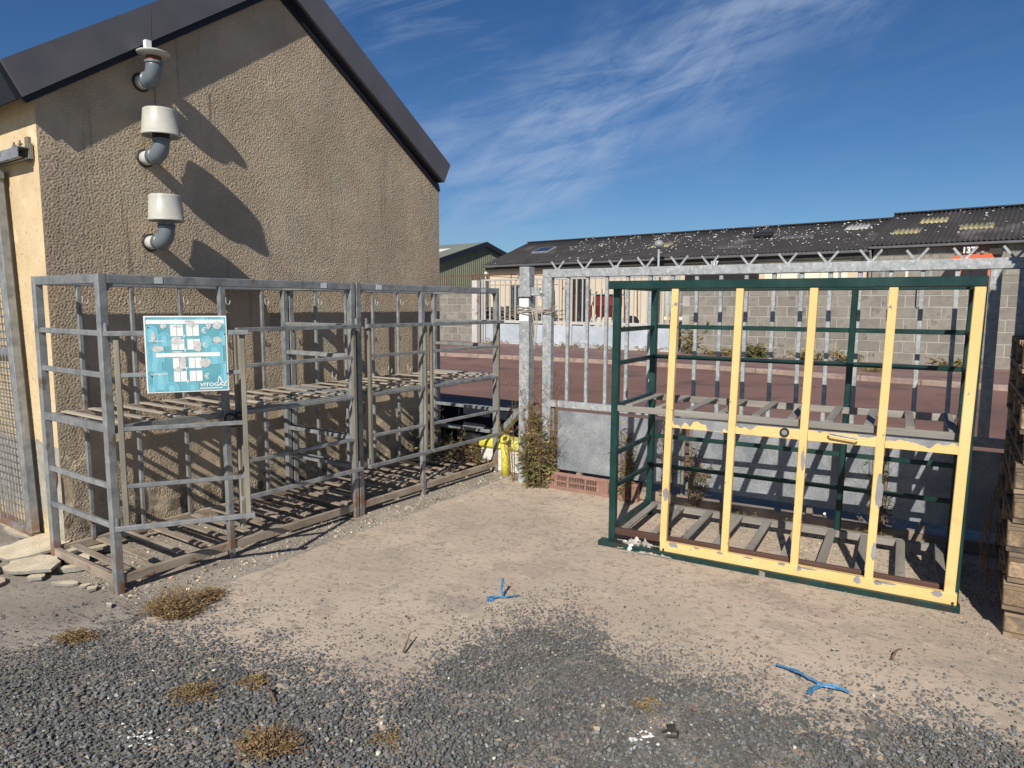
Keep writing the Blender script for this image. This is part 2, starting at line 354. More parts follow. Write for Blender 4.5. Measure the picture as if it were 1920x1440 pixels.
class MB:
    def __init__(s): s.v = []; s.f = []
    def add(s, V, Fc):
        n = len(s.v); s.v += [tuple(v) for v in V]; s.f += [tuple(i + n for i in f) for f in Fc]; return s
    def box(s, x0, x1, y0, y1, z0, z1, m=None):
        V = [Vector((x, y, z)) for z in (z0, z1) for y in (y0, y1) for x in (x0, x1)]
        if m is not None: V = [m @ v for v in V]
        return s.add(V, [(0, 2, 3, 1), (4, 5, 7, 6), (0, 1, 5, 4), (1, 3, 7, 5), (3, 2, 6, 7), (2, 0, 4, 6)])
    def tube(s, pts, r, n=6, cap=True):
        pts = [Vector(p) for p in pts]; rr = r if isinstance(r, (list, tuple)) else [r] * len(pts)
        V = []; Fc = []; ref = None
        for i, p in enumerate(pts):
            d = (pts[min(i + 1, len(pts) - 1)] - pts[max(i - 1, 0)])
            if d.length < 1e-9: d = Vector((0, 0, 1))
            d.normalize()
            if ref is None: ref = Vector((0, 0, 1)) if abs(d.z) < .9 else Vector((1, 0, 0))
            a = d.cross(ref)
            if a.length < 1e-6: a = d.cross(Vector((0, 1, 0)))
            a.normalize(); b = d.cross(a); ref = -b if False else ref
            for k in range(n):
                t = 2 * math.pi * k / n
                V.append(p + a * math.cos(t) * rr[i] + b * math.sin(t) * rr[i])
        for i in range(len(pts) - 1):
            for k in range(n):
                Fc.append((i * n + k, i * n + (k + 1) % n, (i + 1) * n + (k + 1) % n, (i + 1) * n + k))
        if cap:
            Fc.append(tuple(range(n - 1, -1, -1))); Fc.append(tuple((len(pts) - 1) * n + k for k in range(n)))
        return s.add(V, Fc)
    def lathe(s, prof, n=24, m=None):
        V = []; Fc = []
        for r, z in prof:
            for k in range(n):
                t = 2 * math.pi * k / n; v = Vector((r * math.cos(t), r * math.sin(t), z)); V.append(m @ v if m is not None else v)
        for i in range(len(prof) - 1):
            for k in range(n): Fc.append((i * n + k, i * n + (k + 1) % n, (i + 1) * n + (k + 1) % n, (i + 1) * n + k))
        return s.add(V, Fc)
    def prism(s, poly, axis, a0, a1):
        """poly = 2D points (first, second remaining axes) extruded along axis"""
        def P(p, a):
            q = list(p); q.insert('xyz'.index(axis), a); return Vector(q)
        n = len(poly); V = [P(p, a0) for p in poly] + [P(p, a1) for p in poly]
        Fc = [tuple(range(n - 1, -1, -1)), tuple(range(n, 2 * n))] + [(i, (i + 1) % n, n + (i + 1) % n, n + i) for i in range(n)]
        return s.add(V, Fc)
    def leaf(s, p, d, w, l, up=None):
        d = Vector(d).normalized(); sd = d.cross(Vector((random.uniform(-1, 1), random.uniform(-1, 1), random.uniform(-.3, 1))))
        if sd.length < 1e-4: sd = Vector((1, 0, 0))
        sd.normalize(); p = Vector(p)
        bend = Vector((0, 0, -.25 * l))
        return s.add([p, p + d * l * .45 + sd * w / 2, p + d * l + bend, p + d * l * .45 - sd * w / 2], [(0, 1, 2, 3)])
    def mesh(s, name, mat, smooth=False):
        me = mesh(name, s.v, s.f, mat, smooth)
        bm = bmesh.new(); bm.from_mesh(me); bmesh.ops.recalc_face_normals(bm, faces=bm.faces); bm.to_mesh(me); bm.free()
        return me
    def obj(s, name, mat, parent=None, smooth=False, mtx=None):
        return obj(name, s.mesh(name, mat, smooth), parent, mtx)

CACHE = {}
def bar_mesh(L, w, h, mat, c):
    key = (round(L, 3), round(w, 4), round(h, 4), mat.name, round(c, 4))
    if key not in CACHE:
        a, b = w / 2, h / 2
        if c <= 0: prof = [(-a, -b), (a, -b), (a, b), (-a, b)]
        else: prof = [(-a + c, -b), (a - c, -b), (a, -b + c), (a, b - c), (a - c, b), (-a + c, b), (-a, b - c), (-a, -b + c)]
        CACHE[key] = MB().prism(prof, 'x', 0, L).mesh('bar', mat)
    return CACHE[key]
def bar(parent, name, p0, p1, w, h, mat, c=.003, up=None):
    """chamfered bar from p0 to p1: w across, h along 'up'"""
    p0, p1 = Vector(p0), Vector(p1); d = p1 - p0; L = d.length; d.normalize()
    u = Vector(up) if up is not None else (Vector((0, 0, 1)) if abs(d.z) < .8 else Vector((0, 1, 0)))
    y = u.cross(d).normalized(); z = d.cross(y)
    m = Matrix(((d.x, y.x, z.x, p0.x), (d.y, y.y, z.y, p0.y), (d.z, y.z, z.z, p0.z), (0, 0, 0, 1)))
    return obj(name, bar_mesh(L, w, h, mat, min(c, w * .3, h * .3)), parent, m)
def boxo(parent, name, x0, x1, y0, y1, z0, z1, mat, bev=0.0, mtx=None):
    me = MB().box(x0, x1, y0, y1, z0, z1).mesh(name, mat)
    if bev:
        bm = bmesh.new(); bm.from_mesh(me); bmesh.ops.bevel(bm, geom=list(bm.edges), offset=bev, segments=1, affect='EDGES'); bm.to_mesh(me); bm.free()
    return obj(name, me, parent, mtx)

def text_mesh(s, size, mat, extrude=.0004, bold=0.0):
    c = bpy.data.curves.new('lettering', 'FONT'); c.body = s; c.size = size; c.extrude = extrude; c.offset = bold
    c.align_x = 'LEFT'; c.align_y = 'BOTTOM'; c.resolution_u = 3
    o = bpy.data.objects.new('lettering', c); COL.objects.link(o)
    dg = bpy.context.evaluated_depsgraph_get(); dg.update()
    me = bpy.data.meshes.new_from_object(o.evaluated_get(dg)); bpy.data.objects.remove(o); me.materials.clear(); me.materials.append(mat)
    return me

# site frames found from the photograph: origin, heading
RF = ((-2.16204, 3.66717, 0), 0.959421)       # gas bottle racks and the store building
GF = ((0.65480, 4.56668, 0), -0.531121)       # green rack
TF = ((0.27580, 6.07618, 0), -0.565027)       # sliding gate line
WF = ((-2.90704, 28.99759, 0), -0.689155)     # far side of the street
def P(fr, u, d, z=0.0):
    o, a = fr; c, s = math.cos(a), math.sin(a)
    return Vector((o[0] + u * c - d * s, o[1] + u * s + d * c, z))

# ---------------------------------------------------------------- ground and street
gm = MB().box(-400, 400, -60, 600, -.3, 0).obj('ground', DIRT); tag(gm, 'grey gritty ground round the racks', kind='structure')

def sheet(name, pts, z, mat, label, jit=0.0, sub=.12, thick=.02):
    out = []
    for i, a in enumerate(pts):
        b = pts[(i + 1) % len(pts)]; a2, b2 = Vector(a[:2]), Vector(b[:2]); n = max(1, int((b2 - a2).length / sub)) if jit else 1
        for k in range(n):
            q = a2.lerp(b2, k / n)
            if jit: q = q + Vector((mnoise.noise((q.x * 3, q.y * 3, 1)) + .5 * mnoise.noise((q.x * 11, q.y * 11, 4)), mnoise.noise((q.x * 3, q.y * 3, 9)))) * jit
            out.append((q.x, q.y))
    o = MB().prism(out, 'z', z - thick, z).obj(name, mat); tag(o, label, kind='structure'); return o

slab_pts = [P(RF, .30, -.33), P(RF, 1.1, -.30), P(RF, 2.2, -.27), P(RF, 3.75, -.22), P(TF, -.35, -.05), P(TF, .5, .14), P(TF, 4.0, .14), P(TF, 9.0, .14),
            Vector((9, -1.5, 0)), Vector((-.5, .5, 0)), Vector((-2.5, 1.6, 0)), Vector((-2.15, 2.6, 0)), Vector((-1.95, 3.1, 0))]
sheet('concrete_slab', [(p.x, p.y) for p in slab_pts], .008, SLAB, 'beige broomed concrete slab in front of the gate', jit=.035)
road_pts = [P(TF, -14, .9), P(TF, 14, .9), P(TF, 40, .9), P(WF, 60, -4.2), P(WF, 19.3, -4.35), P(WF, 13.5, -4.0), P(WF, 10, -4.35), P(WF, 5.5, -5.3), P(WF, -40, -9.5)]
sheet('road', [(p.x, p.y) for p in road_pts], .004, ROAD, 'reddish asphalt street beyond the gate', thick=.03)
pave_pts = [P(WF, -40, -9.4), P(WF, 5.5, -5.2), P(WF, 10, -4.25), P(WF, 13.5, -3.9), P(WF, 19.3, -4.25), P(WF, 60, -4.1), P(WF, 60, .35), P(WF, -40, .35)]
sheet('pavement', [(p.x, p.y) for p in pave_pts], .10, PAVE, 'reddish pavement along the block wall', thick=.13)
kq = [P(WF, -30, -8.65), P(WF, 5.5, -5.25), P(WF, 10, -4.3), P(WF, 13.5, -3.95), P(WF, 19.3, -4.3), P(WF, 40, -4.2)]
kb = empty('kerb', (0, 0, 0)); tag(kb, 'pale kerb edging the far pavement', kind='structure')
kmesh = {}
for a, b in zip(kq[:-1], kq[1:]):
    n = max(1, int((b - a).length / 1.0))
    for i in range(n):
        q0, q1 = a.lerp(b, i / n + .006 / n), a.lerp(b, (i + .99) / n)
        bar(kb, 'kerb_stone', (q0.x, q0.y, .045), (q1.x, q1.y, .045), .16, .13, KERB, .012)
yard = sheet('yard', [(p.x, p.y) for p in (P(WF, -40, .35), P(WF, 60, .35), P(WF, 60, 80), P(WF, -40, 80))], .06, YARD, 'pale yard behind the far gate', thick=.05)

# gravel bed
GB = [(-6.0, 2.75), (-2.9, 2.80), (-2.306, 2.984), (-2.105, 3.162), (-1.934, 3.34), (-1.416, 3.26), (-1.041, 3.094), (-.762, 2.975), (-.493, 2.80), (-.384, 3.0), (-.228, 3.2),
      (.006, 3.44), (.36, 3.56), (.463, 3.34), (.552, 3.085), (.826, 2.989), (1.107, 2.771), (1.284, 2.617), (1.561, 2.657), (1.753, 2.585), (1.976, 2.516), (2.6, 2.35), (6.0, 1.6)]
gbx = np.array([q[0] for q in GB]); gby = np.array([q[1] for q in GB])
def gb_dist(x, y): return np.interp(x, gbx, gby) - y
nx, ny = 300, 120
xs = np.linspace(-4.6, 4.6, nx); ys = np.linspace(.4, 3.9, ny)
X, Y = np.meshgrid(xs, ys)
nzv = np.array([mnoise.noise((x * 7, y * 7, 0)) + .6 * mnoise.noise((x * 19, y * 19, 3)) for x, y in zip(X.ravel(), Y.ravel())]).reshape(X.shape)
S = gb_dist(X, Y) + nzv * .16
Z = np.clip(S / .30, -1, 1) * .009 - .002 + nzv * .004 + .003
Vg = np.stack([X, Y, Z], -1).reshape(-1, 3)
idx = np.arange(nx * ny).reshape(ny, nx)
Fg = np.stack([idx[:-1, :-1], idx[:-1, 1:], idx[1:, 1:], idx[1:, :-1]], -1).reshape(-1, 4)
keep = (Z.reshape(-1)[Fg] > -.012).any(1)
me = mesh('gravel_bed', Vg.tolist(), Fg[keep].tolist(), BED, True)
tag(obj('gravel_bed', me), 'dark grit under the loose gravel', kind='structure')

# loose stones: real geometry, one mesh
def ico(sub):
    bm = bmesh.new(); bmesh.ops.create_icosphere(bm, subdivisions=sub, radius=1)
    v = np.array([x.co[:] for x in bm.verts]); f = np.array([[a.index for a in x.verts] for x in bm.faces]); bm.free(); return v, f
ICO1, ICO2 = ico(1), ico(2)
def stones(name, pts, size, shape, tones, label, nvar=14):
    v0, f0 = shape; vs = []
    for _ in range(nvar):
        k = v0 * RNG.uniform(.66, 1.15, (len(v0), 1)) if len(v0) < 20 else v0 * (1 + .22 * np.sin(v0 @ RNG.normal(0, 2.2, (3, 1)) + RNG.uniform(0, 6)) + RNG.normal(0, .06, (len(v0), 1)))
        vs.append(k * RNG.uniform([.85, .6, .42], [1.25, .95, .75]))
    vs = np.array(vs); n = len(pts)
    which = RNG.integers(0, nvar, n); V = vs[which] * size[:, None, None] * .5
    a = RNG.uniform(0, 2 * np.pi, n); tl = RNG.normal(0, .28, n); tb = RNG.normal(0, .28, n)
    ca, sa_, ct, st = np.cos(a), np.sin(a), np.cos(tl), np.sin(tl)
    y, z = V[:, :, 1] * ct[:, None] - V[:, :, 2] * st[:, None], V[:, :, 1] * st[:, None] + V[:, :, 2] * ct[:, None]
    x = V[:, :, 0] * np.cos(tb)[:, None] + z * np.sin(tb)[:, None]; z = -V[:, :, 0] * np.sin(tb)[:, None] + z * np.cos(tb)[:, None]
    V = np.stack([x * ca[:, None] - y * sa_[:, None], x * sa_[:, None] + y * ca[:, None], z], -1) + pts[:, None, :]
    nv = v0.shape[0]; Fc = (f0[None] + (np.arange(n) * nv)[:, None, None]).reshape(-1, 3); V = V.reshape(-1, 3)
    me = bpy.data.meshes.new(name)
    me.vertices.add(len(V)); me.vertices.foreach_set('co', V.astype(np.float32).ravel())
    me.loops.add(Fc.size); me.loops.foreach_set('vertex_index', Fc.astype(np.int32).ravel())
    me.polygons.add(len(Fc)); me.polygons.foreach_set('loop_start', np.arange(0, Fc.size, 3, dtype=np.int32))
    me.polygons.foreach_set('use_smooth', np.full(len(Fc), False))
    at = me.attributes.new('tone', 'FLOAT_VECTOR', 'POINT'); at.data.foreach_set('vector', np.repeat(tones, nv, 0).astype(np.float32).ravel())
    me.materials.append(STONE); me.update(calc_edges=True)
    o = obj(name, me); tag(o, label, kind='stuff'); return o
def tones(n):
    g = RNG.lognormal(0, .30, (n, 1)) * np.ones((1, 3)) * RNG.normal(1, .035, (n, 3))
    k = RNG.random(n)
    g[k < .03] *= (1.5, 1.2, 1.0); g[(k > .03) & (k < .036)] *= (1.9, 1.0, .85); g[k > .992] *= (3.6, 3.4, 2.9); g[(k > .985) & (k < .992)] *= (2.4, 2.1, 1.6)
    return g
N = 318000
px = RNG.uniform(-4.0, 4.0, N); py = RNG.uniform(1.75, 3.85, N)
sd = gb_dist(px, py)
nn = np.array([mnoise.noise((a * 5, b * 5, 8)) + .5 * mnoise.noise((a * 14, b * 14, 2)) for a, b in zip(px, py)])
prob = np.where(sd > .22, 1.0, np.where(sd > 0, .55 + 2.0 * sd + .5 * nn, .34 * np.exp(sd / .20) * (1 + 1.6 * nn)))
prob *= np.where((px > .1) & (sd > 0) & (sd < .7), .85 + .4 * nn, 1.0)
inview = (np.abs(px) < py * .78 + .35)
kp = (RNG.random(N) < prob * .56) & inview
px, py, sd, nn = px[kp], py[kp], sd[kp], nn[kp]
sz = np.clip(RNG.lognormal(math.log(.0102), .30, len(px)), .004, .021)
lift = np.maximum(np.clip((sd + nn * .06) / .3, -1, 1) * .009 + .004, .0085) + RNG.uniform(0, .006, len(px)) * (sd > .1)
pz = lift + sz * .16
near = (py < 2.75) & (sz > .0128)
pts = np.stack([px, py, pz], -1)
stones('gravel', pts[near], sz[near], ICO2, tones(near.sum()), 'loose grey gravel in the foreground')
far_ = ~near
stones('fine_gravel', pts[far_], sz[far_], ICO1, tones(far_.sum()), 'finer loose grey gravel thinning out on to the slab')
# stray pebbles on slab and round the racks
n2 = 2600
qx = RNG.uniform(-2.6, 3.2, n2); qy = RNG.uniform(2.6, 6.3, n2)
sd2 = -gb_dist(qx, qy)
kp = RNG.random(n2) < np.clip(.9 * np.exp(-sd2 / .6) + .13, 0, 1)
qx, qy = qx[kp], qy[kp]; s2 = np.clip(RNG.lognormal(math.log(.0062), .55, len(qx)), .003, .026)
stones('stray_pebbles', np.stack([qx, qy, .009 + s2 * .15], -1), s2, ICO1, tones(len(qx)) * 1.15, 'scattered dark pebbles on the concrete slab')
# grit and rubble strip under and in front of the galvanised racks
n3 = 6000
u3 = RNG.uniform(.0, 3.9, n3); d3 = np.where(RNG.random(n3) < .62, RNG.uniform(.04, .90, n3), RNG.normal(-.12, .09, n3))
c_, s__ = math.cos(RF[1]), math.sin(RF[1])
s3 = np.clip(RNG.lognormal(math.log(.009), .5, n3), .004, .035)
p3 = np.stack([RF[0][0] + u3 * c_ - d3 * s__, RF[0][1] + u3 * s__ + d3 * c_, s3 * .15], -1)
stones('rubble_grit', p3, s3, ICO1, tones(n3) * np.array([2.6, 2.25, 1.8]), 'sandy grit and rubble under the galvanised racks')

n4 = 5200
u4 = np.concatenate([RNG.uniform(.02, 2.3, 3600), RNG.normal(2.25, .35, 1600)]); d4 = np.concatenate([.85 - np.abs(RNG.normal(0, .38, 3600)), RNG.normal(-.15, .30, 1600)])
g0, g1 = math.cos(GF[1]), math.sin(GF[1]); s4 = np.clip(RNG.lognormal(math.log(.006), .55, n4), .003, .022)
p4 = np.stack([GF[0][0] + u4 * g0 - d4 * g1, GF[0][1] + u4 * g1 + d4 * g0, .009 + s4 * .12], -1)
stones('dry_grit', p4, s4, ICO1, tones(n4) * np.array([2.0, 1.75, 1.4]), 'dusty grit under and beside the green rack')

# ---------------------------------------------------------------- store building (left)
BU0, BU1, BD = .125, 3.765, .92
bld = empty('store_building', RF[0], RF[1], 'small store building with roughcast gable, dark verge and yellow side wall behind the steel racks', 'building')
def top_at(u): return min(2.752 + .689 * u, 5.243 - .654 * u) - .012
def band_noise(n1, n2, cell, lo, hi, seed):
    r = np.random.default_rng(seed).normal(size=(n1, n2)); f = np.fft.fft2(r)
    k = np.sqrt(np.fft.fftfreq(n1, cell)[:, None] ** 2 + np.fft.fftfreq(n2, cell)[None] ** 2)
    w = np.exp(-((np.log(np.maximum(k, 1e-3)) - math.log(math.sqrt(1 / lo / hi))) / (.5 * math.log(hi / lo))) ** 2)
    g = np.real(np.fft.ifft2(f * w)); return g / g.std()
def rough_wall(name, a0, a1, zt, cell, amp, seed, place, LO=.013, HI=.026):
    na = int((a1 - a0) / cell) + 1; nz_ = int(zt / cell) + 1
    A = np.linspace(a0, a1, na); ZZ = np.linspace(0, zt, nz_)
    h = band_noise(nz_, na, cell, LO, HI, seed) * .80 + band_noise(nz_, na, cell, LO * 1.3, HI * 2.0, seed + 7) * .36; h = np.tanh(h * 1.1) + .07 * band_noise(nz_, na, cell, .05, .20, seed + 1)
    big = band_noise(nz_, na, cell, .3, 1.2, seed + 2)
    AA, Zg = np.meshgrid(A, ZZ)
    bare = (1 / (1 + np.exp(-(big - 1.0) * 6))) * np.clip((1.0 - Zg) / .35, 0, 1)
    edge = np.clip((AA - a0) / .012, 0, 1) * np.clip((a1 - AA) / .012, 0, 1)
    H = amp * edge * ((1 - .75 * bare) * h * 1.0 - bare * 2.2) * (1 - .0 * Zg)
    V = place(AA, Zg, H)
    ix = np.arange(na * nz_).reshape(nz_, na)
    Fc = np.stack([ix[:-1, :-1], ix[:-1, 1:], ix[1:, 1:], ix[1:, :-1]], -1)
    return V, Fc, AA, Zg, A, ZZ
def fast_mesh(name, V, Fc, mats, mi=None):
    me = bpy.data.meshes.new(name); V = V.reshape(-1, 3); Fc = Fc.reshape(-1, 4)
    me.vertices.add(len(V)); me.vertices.foreach_set('co', V.astype(np.float32).ravel())
    me.loops.add(Fc.size); me.loops.foreach_set('vertex_index', Fc.astype(np.int32).ravel())
    me.polygons.add(len(Fc)); me.polygons.foreach_set('loop_start', np.arange(0, Fc.size, 4, dtype=np.int32))
    me.polygons.foreach_set('use_smooth', np.full(len(Fc), True))
    for m in mats: me.materials.append(m)
    if mi is not None: me.polygons.foreach_set('material_index', mi.astype(np.int32).ravel())
    me.update(calc_edges=True); return me
V, Fc, AA, Zg, A, ZZ = rough_wall('gable', BU0, BU1, 4.05, .0065, .0030, 5, lambda a, z, h: np.stack([a, BD - h, z], -1), .0130, .021)
tops = np.array([top_at(a) for a in A])
Zc = np.minimum(V[..., 2], tops[None, :]); V[..., 2] = Zc
okf = (Zg[:-1, :-1] < np.minimum(tops[:-1], tops[1:])[None, :])
me = fast_mesh('gable_wall', V, Fc[okf], [STUCCO]); obj('gable_wall', me, bld)
def place_side(a, z, h): return np.stack([BU0 - h, a, z], -1)
V, Fc, AA, Zg, A, ZZ = rough_wall('side', BD, 3.4, 2.83, .0115, .0011, 21, place_side, .0235, .038)
zc = Zg[:-1, :-1] + .01 * np.sin(AA[:-1, :-1] * 9)
me = fast_mesh('side_wall', V, Fc[:, ::-1][:, :, ::-1], [CREAM, PLINTH], (zc[:, ::-1] < .692).astype(int)); obj('side_wall', me, bld)
body = MB().prism([(BU0 + .01, 0), (BU1 - .004, 0), (BU1 - .004, top_at(BU1)), (1.853, top_at(1.853)), (BU0 + .01, top_at(BU0))], 'y', BD + .012, 7.5)
body.obj('building_core', STUCCO, bld)
# rust streak below a fixing, on the side wall
for (dd, zz, w, h) in ((.995, .50, .034, .085), (1.0, .40, .022, .085), (1.004, .32, .012, .07)):
    pl = [(dd + w * math.cos(t) * random.uniform(.8, 1.1), zz + h * math.sin(t)) for t in [k * math.pi / 7 for k in range(14)]]
    MB().prism(pl, 'x', BU0 - .0062 - .0005 * (zz < .45), BU0 - .004).obj('rust_streak', RUST, bld)
# roof: two slopes, verge panels, trims coloured as underside shade
LL, LU = lambda u: 2.752 + .689 * u, lambda u: 2.997 + .673 * u
RL, RU = lambda u: 5.243 - .654 * u, lambda u: 5.524 - .663 * u
rf = obj('roof', MB().prism([(.0, LL(.0)), (1.855, 4.030), (3.715, RL(3.715)), (3.80, RU(3.80) - .01), (1.891, 4.25), (-.09, LU(-.09) - .01)], 'y', .835, 7.7).mesh('roof', NAVYD), bld)
FD0, FD1 = .805, .832
MB().prism([(.029, LL(.029)), (1.853, 4.030), (1.889, 4.271), (-.072, LU(-.072))], 'y', FD0, FD1).obj('verge_panel', NAVY, bld)
MB().prism([(1.858, 4.030), (2.735, RL(2.735)), (2.853, RU(2.853)), (1.893, 4.271)], 'y', FD0, FD1).obj('verge_panel', NAVY, bld)
MB().prism([(2.739, RL(2.739)), (3.716, RL(3.716)), (3.812, RU(3.812)), (2.857, RU(2.857))], 'y', FD0 - .002, FD1).obj('verge_panel', NAVY, bld)
MB().prism([(BU0 - .05, LL(BU0 - .05) - .045), (1.856, 3.975), (1.856, 4.028), (BU0 - .08, LL(BU0 - .08))], 'y', BD - .028, BD - .006).obj('verge_shade_trim', NAVYD, bld)  # dark colour carries the shade of the verge underside on to these boards
MB().prism([(1.858, 3.975), (3.755, RL(3.755) - .05), (3.735, RL(3.735)), (1.858, 4.028)], 'y', BD - .028, BD - .006).obj('verge_shade_trim', NAVYD, bld)
# vent pipes
def vent(u, z, n, ztop, kind):
    v = bpy.data.objects.new('vent_pipe', None); link(v, bld); v.location = (u, BD, z)
    pr = {1: 'vent with flat disc cap and thin wire under the verge', 2: 'vent with wide offwhite bucket cap, middle of the three', 3: 'lowest vent, offwhite bucket cap on grey elbow'}[kind]
    v['label'] = pr
    m = MB(); m.tube([(0, .02, 0), (0, -n * .45, 0)], .046, 20); m.obj('wall_stub', PVCW, v, True)
    MB().lathe([(.052, 0), (.060, .006), (.052, .012)], 20, Matrix.Rotation(RAD(90), 4, 'X')).obj('wall_collar', BLACK, v)
    pts = [(0, -n * .42, 0)]
    for k in range(0, 7):
        t = k / 6 * math.pi / 2; rr = .075
        pts.append((0, -n + rr - rr * math.sin(t), .075 - rr * math.cos(t)) if False else (0, -(n - rr) - rr * math.sin(t), rr - rr * math.cos(t)))
    pts.append((0, -n, ztop))
    m = MB(); m.tube(pts, .0505, 20); m.tube([(0, -n, .085), (0, -n, .10)], .056, 20); m.tube([(0, -(n - .075) + .012, 0), (0, -(n - .075) - .006, 0)], .0555, 20)
    m.obj('elbow', PVC, v, True)
    T = Matrix.Translation((0, -n, ztop))
    if kind == 1:
        MB().lathe([(.047, 0), (.047, .035), (.0, .035)], 20, T).obj('rusty_collar', BROWNB, v, True)
        MB().lathe([(.0, .036), (.052, .036), (.098, .052), (.100, .060), (.06, .075), (0, .078)], 28, T).obj('cap', WHITEPL, v, True)
        MB().box(-.055, -.02, -n - .02, -n + .015, ztop + .068, ztop + .125).obj('clamp_block', WHITE, v)
        MB().tube([(-.005, -n, ztop + .06), (-.008, -n - .005, ztop + .20), (.004, -n, ztop + .33)], .0022, 5).obj('wire', BLACK, v)
    else:
        MB().tube([(0, -n, ztop - .03), (0, -n, ztop + .05)], .052, 20).obj('neck', BLACK if kind == 2 else PVC, v, True)
        b0, b1, hh = (.116, .101, .168) if kind == 2 else (.108, .098, .168)
        c = MB().lathe([(.0, .02), (b0 - .004, .02), (b0 - .002, .0), (b0 + .004, .0), (b0 + .004, .010), (b0, .012), (b1 + .002, hh - .012), (b1 + .001, hh - .004), (b1 - .004, hh), (0, hh + .002)], 32, T)
        c.obj('cap', WHITEPL, v, True)
vent(.767, 3.051, .175, .095, 1)
vent(.768, 2.563, .215, .115, 2)
vent(.774, 2.006, .215, .130, 3)

# ---------------------------------------------------------------- mesh sliding door on the side wall (far left)
mg = empty('mesh_door', P(RF, .070, 1.215), RF[1] + RAD(90), 'grey steel framed wire mesh sliding door leaning along the yellow side wall', 'gate')
mg.rotation_euler = (0, 0, RF[1] + RAD(90))
# local x = along the wall (away), local z up; leans by a few degrees
ln = lambda z: .07 * z
bar(mg, 'door_frame', (.02 + ln(.10), 0, .10), (.02 + ln(2.42), 0, 2.42), .075, .05, GALV, up=(0, 1, 0))
bar(mg, 'door_frame', (1.9, 0, .10), (1.9 + ln(2.4), 0, 2.42), .05, .055, GALV)
bar(mg, 'door_frame', (.0, 0, .10), (1.9, 0, .10), .045, .05, GALV)
bar(mg, 'door_frame', (.13, 0, 2.40), (2.1, 0, 2.40), .045, .05, GALV)
bar(mg, 'cross_rail', (.12, 0, 1.28), (2.0, 0, 1.28), .03, .05, GALV)
for i in range(38):
    x = .095 + .05 * i
    bar(mg, 'mesh_wire', (x + ln(.1), .012, .12), (x + ln(2.38), .012, 2.38), .006, .006, GALV, .001)
for i in range(45):
    z = .15 + .05 * i
    bar(mg, 'mesh_wire', (.03 + ln(z), .006, z), (1.92 + ln(z), .006, z), .006, .006, GALV, .001)
tk = empty('door_track', P(RF, .068, .965, 2.485), RF[1] + RAD(90), 'square steel sliding door track with bracket fixed high on the yellow wall', 'rail')
m = MB()
for (y0, y1, z0, z1) in ((-.032, .032, .028, .032), (-.032, -.028, -.032, .028), (.028, .032, -.032, .028), (-.032, -.01, -.032, -.028), (.01, .032, -.032, -.028)):
    m.box(0, 2.6, y0, y1, z0, z1)
m.obj('track_tube', GALV, tk)
boxo(tk, 'bracket', .035, .075, -.075, -.035, -.045, .105, GALVB, .003)
boxo(tk, 'bracket', .03, .09, -.075, .03, .034, .040, GALVB, .001)
for x in (.045, .13):
    MB().tube([(x, .0, .034), (x, .0, .075)], .006, 8).obj('bolt', GALVB, tk)
    MB().tube([(x, .0, .050), (x, .0, .060)], .013, 6).obj('nut', GALVB, tk)
boxo(tk, 'end_lug', -.004, .012, -.05, -.034, -.03, .06, GALVB, .001)

# ---------------------------------------------------------------- galvanised bottle racks
def hook(parent, x, y, z, s=1.0, mat=WHITEPL):
    pts = [(0, 0, .035 * s), (0, 0, 0)] + [(.016 * s - .016 * s * math.cos(t), 0, -.016 * s * math.sin(t)) for t in [k * math.pi / 5 for k in range(1, 6)]] + [(.034 * s, 0, .014 * s)]
    key = ('hook', s, mat.name)
    if key not in CACHE: CACHE[key] = MB().tube(pts, .0035, 5).mesh('hook', mat)
    return obj('hook', CACHE[key], parent, Matrix.Translation((x, y, z)))
DL = (1.437, 1.213, .922, .607, .382)
def door(parent, hx, hy, width, ang, st, mirror=1, mat_r=GALV, mat_s=GALVB, label=None, rails=DL, over=.0):
    d = bpy.data.objects.new('door', None); link(d, parent); d.location = (hx, hy, 0); d.rotation_euler = (0, 0, ang)
    if label: d['label'] = label
    sx = mirror
    for x in st: bar(d, 'stile', (sx * x, 0, rails[-1] - .012), (sx * x, 0, rails[0] + .012), .028, .026, mat_s)
    for i, z in enumerate(rails):
        a, b = (0.0, width) if i in (0, len(rails) - 1) else (st[0] + .014, st[-1] - .014)
        if i in (0, len(rails) - 1): bar(d, 'rail', (sx * (a - .01), -.026, z), (sx * (b + over), -.026, z), .024, .028, mat_r)
        else: bar(d, 'rail', (sx * a, 0, z), (sx * b, 0, z), .022, .024, mat_r)
    for z in (rails[0], rails[-1]):
        k = ('pin',)
        if k not in CACHE: CACHE[k] = MB().tube([(0, 0, -.03), (0, 0, .045)], .010, 8).mesh('hinge_pin', GALV)
        obj('hinge_pin', CACHE[k], d, Matrix.Translation((0, -.004, z + .012)))
    return d
